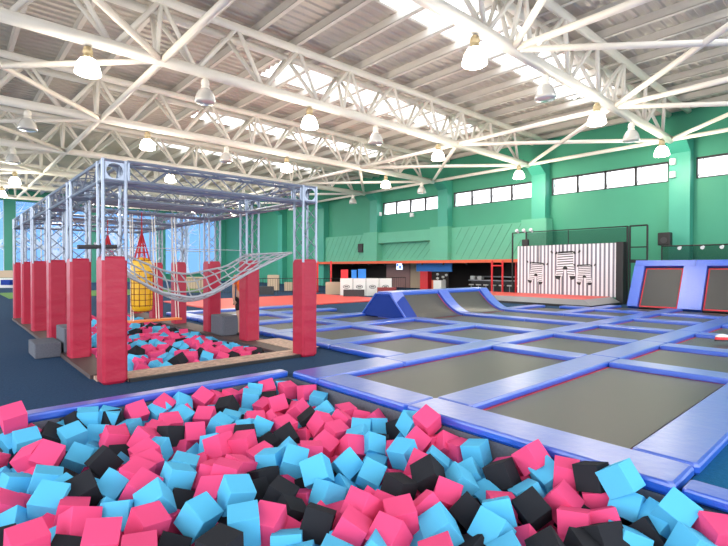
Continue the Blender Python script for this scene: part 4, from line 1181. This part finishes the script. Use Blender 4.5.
# ------------------------------------------------------------------ person behind the second right post
def skin_body(name, verts, edges, radii, m, parent, root=0):
    me = bpy.data.meshes.new(name); me.from_pydata([Vector(v) for v in verts], edges, []); me.materials.append(m)
    o = bpy.data.objects.new(name, me); COL.objects.link(o); o.parent = parent
    sk = o.modifiers.new('skin', 'SKIN'); sk.use_smooth_shade = True; lay = me.skin_vertices[0].data if me.skin_vertices else None
    if lay is None:
        bpy.context.view_layer.objects.active = o
        bpy.ops.mesh.customdata_skin_add(); lay = me.skin_vertices[0].data
    for i, r in enumerate(radii): lay[i].radius = r if isinstance(r, tuple) else (r, r)
    lay[root].use_root = True
    sb = o.modifiers.new('sub', 'SUBSURF'); sb.levels = 2; sb.render_levels = 2
    return o
M_SKIN = mat('skin', (.55, .33, .23), .6); M_HAIR = mat('dark_hair', (.03, .02, .015), .7); M_SHIRT = mat('orange_shirt', (.85, .16, .02), .8); M_SHORT = mat('black_shorts', (.012, .012, .015), .8)
pp = thing('person', 'person in orange shirt and black shorts standing half hidden by the second right post', 'person', (5.22, 10.12, .02), rz=2.9)
V = [(0, 0, .92), (0, 0, 1.12), (0, 0, 1.32), (0, 0, 1.42), (0, .01, 1.50), (0, .015, 1.60), (0, .01, 1.68),
     (.09, 0, .86), (.10, .02, .48), (.10, -.02, .08), (.11, .11, .03), (-.09, 0, .86), (-.10, .02, .48), (-.10, -.02, .08), (-.11, .11, .03),
     (.16, 0, 1.38), (.21, 0, 1.12), (.22, .06, .88), (.22, .09, .80), (-.16, 0, 1.38), (-.21, 0, 1.12), (-.22, .06, .88), (-.22, .09, .80)]
E_ = [(0, 1), (1, 2), (2, 3), (3, 4), (4, 5), (5, 6), (0, 7), (7, 8), (8, 9), (9, 10), (0, 11), (11, 12), (12, 13), (13, 14), (2, 15), (15, 16), (16, 17), (17, 18), (2, 19), (19, 20), (20, 21), (21, 22)]
Rr = [(.14, .10), (.12, .09), (.15, .10), (.06, .06), (.05, .05), (.078, .09), (.06, .07), .08, .055, .038, .035, .08, .055, .038, .035, .05, .038, .028, .03, .05, .038, .028, .03]
skin_body('body', V, E_, Rr, M_SKIN, pp)
skin_body('shirt', [(0, 0, .9), (0, 0, 1.12), (0, 0, 1.33), (0, 0, 1.40), (.17, 0, 1.37), (.21, 0, 1.18), (-.17, 0, 1.37), (-.21, 0, 1.18)], [(0, 1), (1, 2), (2, 3), (2, 4), (4, 5), (2, 6), (6, 7)],
          [(.155, .115), (.14, .11), (.165, .115), (.08, .075), .065, .055, .065, .055], M_SHIRT, pp, 1)
skin_body('shorts', [(0, 0, .93), (.09, 0, .84), (.10, .01, .55), (-.09, 0, .84), (-.10, .01, .55)], [(0, 1), (1, 2), (0, 3), (3, 4)], [(.15, .11), .095, .08, .095, .08], M_SHORT, pp, 0)
skin_body('hair', [(0, -.01, 1.56), (0, -.015, 1.66), (0, 0, 1.72)], [(0, 1), (1, 2)], [(.07, .07), (.085, .09), (.06, .065)], M_HAIR, pp)
for s in (-1, 1):
    MB().box(s * .105 - .045, s * .105 + .045, -.07, .19, 0, .085, b=.025).build('shoe', M_BLK, pp)
    fb = MB()
    for q in range(4): fb.path([(s * .22 + (q - 1.5) * .016 * .8, .09 + .012 * q, .80), (s * .22 + (q - 1.5) * .016, .105, .75), (s * .215 + (q - 1.5) * .016, .10, .72 + abs(q - 1.5) * .006)], .008, 6)
    fb.path([(s * .20, .10, .82), (s * .185, .13, .79), (s * .19, .14, .765)], .009, 6)
    fb.build('fingers', M_SKIN, pp, smooth=True)
fc = MB()
for s in (-1, 1): fc.lathe([(0, -.008), (.009, 0), (0, .008)], (s * .03, .092, 1.60), 8)
fc.build('eyes', M_HAIR, pp); MB().path([(0, .09, 1.60), (0, .115, 1.565), (0, .095, 1.555)], .01, 6).build('nose', M_SKIN, pp, smooth=True)
MB().box(-.025, .025, .085, .098, 1.525, 1.532).build('mouth', mat('lips', (.4, .12, .1), .5), pp)
